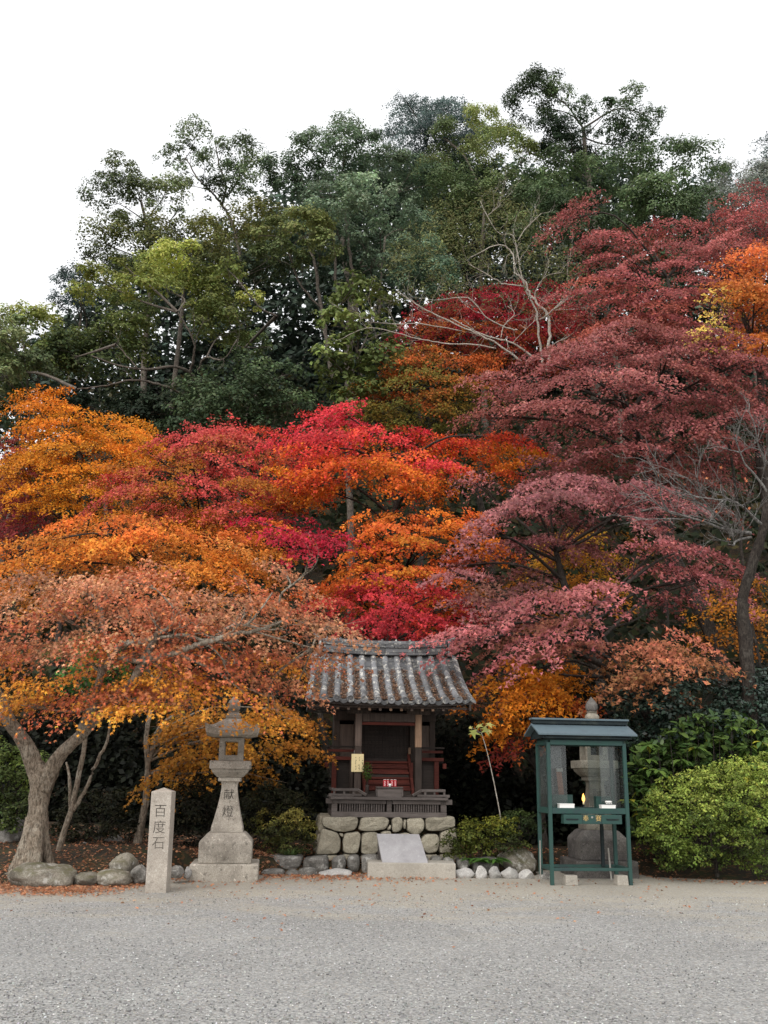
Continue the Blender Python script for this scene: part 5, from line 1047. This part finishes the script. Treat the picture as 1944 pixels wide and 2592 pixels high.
def aucuba():
    poly = [(1590, 1960), (1600, 1890), (1660, 1870), (1700, 1830), (1760, 1800), (1850, 1790), (1920, 1830), (1960, 1850), (1990, 1900), (1990, 1960), (1800, 1970), (1690, 2010), (1640, 2060), (1610, 2130), (1590, 2100)]
    base = P(1760, 2190, 17.7); org = np.array([base[0], base[1], float(hgt(base[0], base[1]))])
    t = thing('broadleaf_shrub', 'tall shrub with big pointed green leaves behind the yellow-green azalea', 'shrub', org)
    rs = np.random.default_rng(12); x = rs.uniform(1590, 1990, 600); y = rs.uniform(1790, 2130, 600); ok = inpoly(poly, x, y); x, y = x[ok][:110], y[ok][:110]
    T_ = tpl('oval'); T_[:, 0] *= .85; T_[3, 2] = -.2; meshes = []; stems = MB(); count = 0; Cs, Ns, Ss, Zs = [], [], [], []
    for i in range(10):                                          # ten leaf shapes shared by all the single leaves
        c = palette([(0, (78, 106, 52)), (.6, (98, 122, 56)), (.85, (124, 138, 56)), (1, (176, 172, 64))], np.array([i / 9 * (1 if i > 7 else .8)])); m = leaf_mesh('leaf', np.zeros((1, 3)), np.array([[0, 0, 1.]]), [1.0], T_, c, np.array([[0, 1., 0]])); m.materials.append(LEAFG); meshes.append(m)
    order = np.argsort(rs.random(len(x)) + (y < 1900) * .0)
    for a, b in zip(x[order], y[order]):
        Y = 17.45 + rs.uniform(-.1, .7) + (1960 - b) * .001; c = P(a, b, Y) - org
        stems.tube([c * np.array([.6, .6, 0]) + np.array([0, 0, 0]), c * np.array([.9, .9, .6]), c], [.012, .008, .004], 4, cap=False)
        nl = rs.integers(6, 10); a0 = rs.uniform(0, 6.28)
        for k in range(nl):
            an = a0 + 6.283 * k / nl + rs.normal(0, .2); el = rs.uniform(-.65, .1); L = rs.uniform(.13, .24); d = np.array([math.cos(an) * math.cos(el), math.sin(an) * math.cos(el) * .8 - .2, math.sin(el)]); d /= np.linalg.norm(d)
            nn = np.array([0, -.25, 1.]) - d * d[2]; nn -= d * (nn @ d); nn /= np.linalg.norm(nn); sd_ = np.cross(d, nn); cc = c + d * L * .55
            if Y < 17.95 and count < 300:
                o = bpy.data.objects.new('leaf', meshes[rs.integers(0, 9) if rs.random() < .94 else 9]); COL.objects.link(o); o.parent = t
                o.matrix_local = Matrix(((sd_[0] * L, d[0] * L, nn[0] * L, cc[0]), (sd_[1] * L, d[1] * L, nn[1] * L, cc[1]), (sd_[2] * L, d[2] * L, nn[2] * L, cc[2]), (0, 0, 0, 1))); count += 1
            else: Cs.append(cc); Ns.append(nn); Ss.append(sd_); Zs.append(L)
    n2 = 1500; x = rs.uniform(1590, 1990, 4000); y = rs.uniform(1800, 2130, 4000); ok = inpoly(poly, x, y); x, y = x[ok][:n2], y[ok][:n2]
    for a, b in zip(x, y): Cs.append(P(a, b, 17.7 + rs.uniform(0, .7)) - org); v = rs.normal(0, .5, 3) + np.array([0, -.4, .8]); Ns.append(v); Ss.append(rs.normal(size=3)); Zs.append(rs.uniform(.12, .22))
    link('foliage', leaf_mesh('foliage', np.array(Cs), np.array(Ns), np.array(Zs), T_, palette([(0, (58, 84, 44)), (1, (88, 108, 52))], rs.random(len(Cs))), np.array(Ss)), LEAFG, t, kind='stuff')
    stems.obj('stems', BARKD, t)
aucuba()

# ------------------------------------------------------------------ fallen leaves
LITTER = [(0, (192, 138, 102)), (.4, (178, 114, 84)), (.7, (156, 116, 90)), (1, (208, 160, 122))]
def litter(name, pts, size, kind='stuff', pal=LITTER):
    n = len(pts); Nn = np.array([0, 0, 1.]) + rng.normal(0, .35, (n, 3)); link(name, leaf_mesh(name, pts, Nn, rng.uniform(.7, 1.2, n) * size, tpl('maple' if kind == 'stuff' and size > .05 else 'three'), palette(pal, rng.random(n)) * np.exp(rng.normal(0, .25, n))[:, None]), LEAF, kind=kind)
def ground_leaves():
    n = 21000; x = rng.uniform(-7, 1.4, n); yb = np.interp(x, BX, BY)
    y = yb + rng.normal(0, .55, n) - .15; dens = np.interp(x, [-7, -2.6, -1.0, .2, 1.4], [1, .9, .55, .3, .1]); cl = .5 + .5 * np.sin(x * 3.1 + y * 2.2) * np.sin(x * 1.3 - y * 3.0 + 1)
    ok = (rng.random(n) < dens * (.25 + .75 * cl)) & (y > 13.2) & (y < 17.3)
    inl = (np.abs(x + 2.365) < .55) & (np.abs(y - 15.83) < .55); ok &= ~inl
    x, y = x[ok], y[ok]; z = np.maximum(hgt(x, y), 0) + .012 + .012 * rng.random(len(x)); A = np.stack([x, y, z], 1)
    n = 420; x = rng.uniform(-5.5, 4.5, n); y = 16.4 - np.abs(rng.normal(0, 2.4, n)); x2 = rng.uniform(3.8, 7.5, 260); y2 = np.interp(x2, BX, BY) + rng.normal(-.1, .22, 260)
    x, y = np.concatenate([x, x2]), np.concatenate([y, y2]); ok = y > 7.2; x, y = x[ok], y[ok]; B_ = np.stack([x, y, np.maximum(hgt(x, y), 0) + .012], 1)
    xm = rng.uniform(-7, 5, 7000); ym = 15.2 + 4.5 * rng.random(7000) ** 1.4; ok = ym > np.interp(xm, BX, BY) + .3; xm, ym = xm[ok], ym[ok]; M_ = np.stack([xm, ym, hgt(xm, ym) + .012], 1)
    litter('fallen_leaves', np.concatenate([A, B_, M_]), .058)
ground_leaves()
def loose_gravel():
    n = 26000; y = 6.3 + 8.0 * rng.random(n) ** 1.7; x = rng.uniform(-1, 1, n) * (y * .47); cl = np.sin(x * 1.3 + y) * np.sin(y * 2.1 - x * .6) + rng.normal(0, .5, n); ok = cl > -.5; x, y = x[ok], y[ok]; n = len(x)
    O = np.array([(1, 0, 0), (0, 1, 0), (-1, 0, 0), (0, -1, 0), (0, 0, .8), (0, 0, -.5)]); F = np.array([(0, 1, 4), (1, 2, 4), (2, 3, 4), (3, 0, 4), (1, 0, 5), (2, 1, 5), (3, 2, 5), (0, 3, 5)])
    V = O[None] * (rng.uniform(.6, 1.3, (n, 6, 1))) * rng.uniform(.0045, .0105, (n, 1, 1)); a = rng.uniform(0, 6.28, n); c, s_ = np.cos(a)[:, None], np.sin(a)[:, None]
    X = V[..., 0] * c - V[..., 1] * s_ + x[:, None]; Y = V[..., 0] * s_ + V[..., 1] * c + y[:, None]; Z = V[..., 2] + .004
    vs = np.stack([X, Y, Z], -1).reshape(-1, 3); fs = (F[None] + 6 * np.arange(n)[:, None, None]).reshape(-1, 3)
    m = bpy.data.meshes.new('loose_gravel'); m.from_pydata(vs.tolist(), [], fs.tolist()); g = rng.choice([.13, .2, .28, .36, .5, .65], n, p=[.12, .22, .28, .22, .12, .04]); col = np.ones((n, 4), np.float32); col[:, :3] = g[:, None] * np.array([1, .99, .965]) * np.exp(rng.normal(0, .03, (n, 3)))
    at = m.attributes.new('leafcol', 'FLOAT_COLOR', 'FACE'); at.data.foreach_set('color', np.repeat(col, 8, 0).reshape(-1).astype(np.float32)); link('loose_gravel', m, PEBBLE, kind='stuff')
loose_gravel()
def roof_leaves():
    out = []
    for c in range(12):
        for _ in range(420):
            t = rng.random() ** 1.15 * .72 + .02; cc = c - 5.5; u = np.clip(rng.normal(0, .4), -1, 1); x = rowx(cc, t) + u * .075; y, z = prof(t, x); out.append(in_shrine(x, y, z - .008 + .026 * rng.random() + .02 * u * u))
    litter('leaves_on_roof', np.array(out), .04, pal=[(0, (168, 136, 112)), (.4, (142, 108, 88)), (.7, (120, 96, 80)), (1, (186, 150, 122))])
roof_leaves()
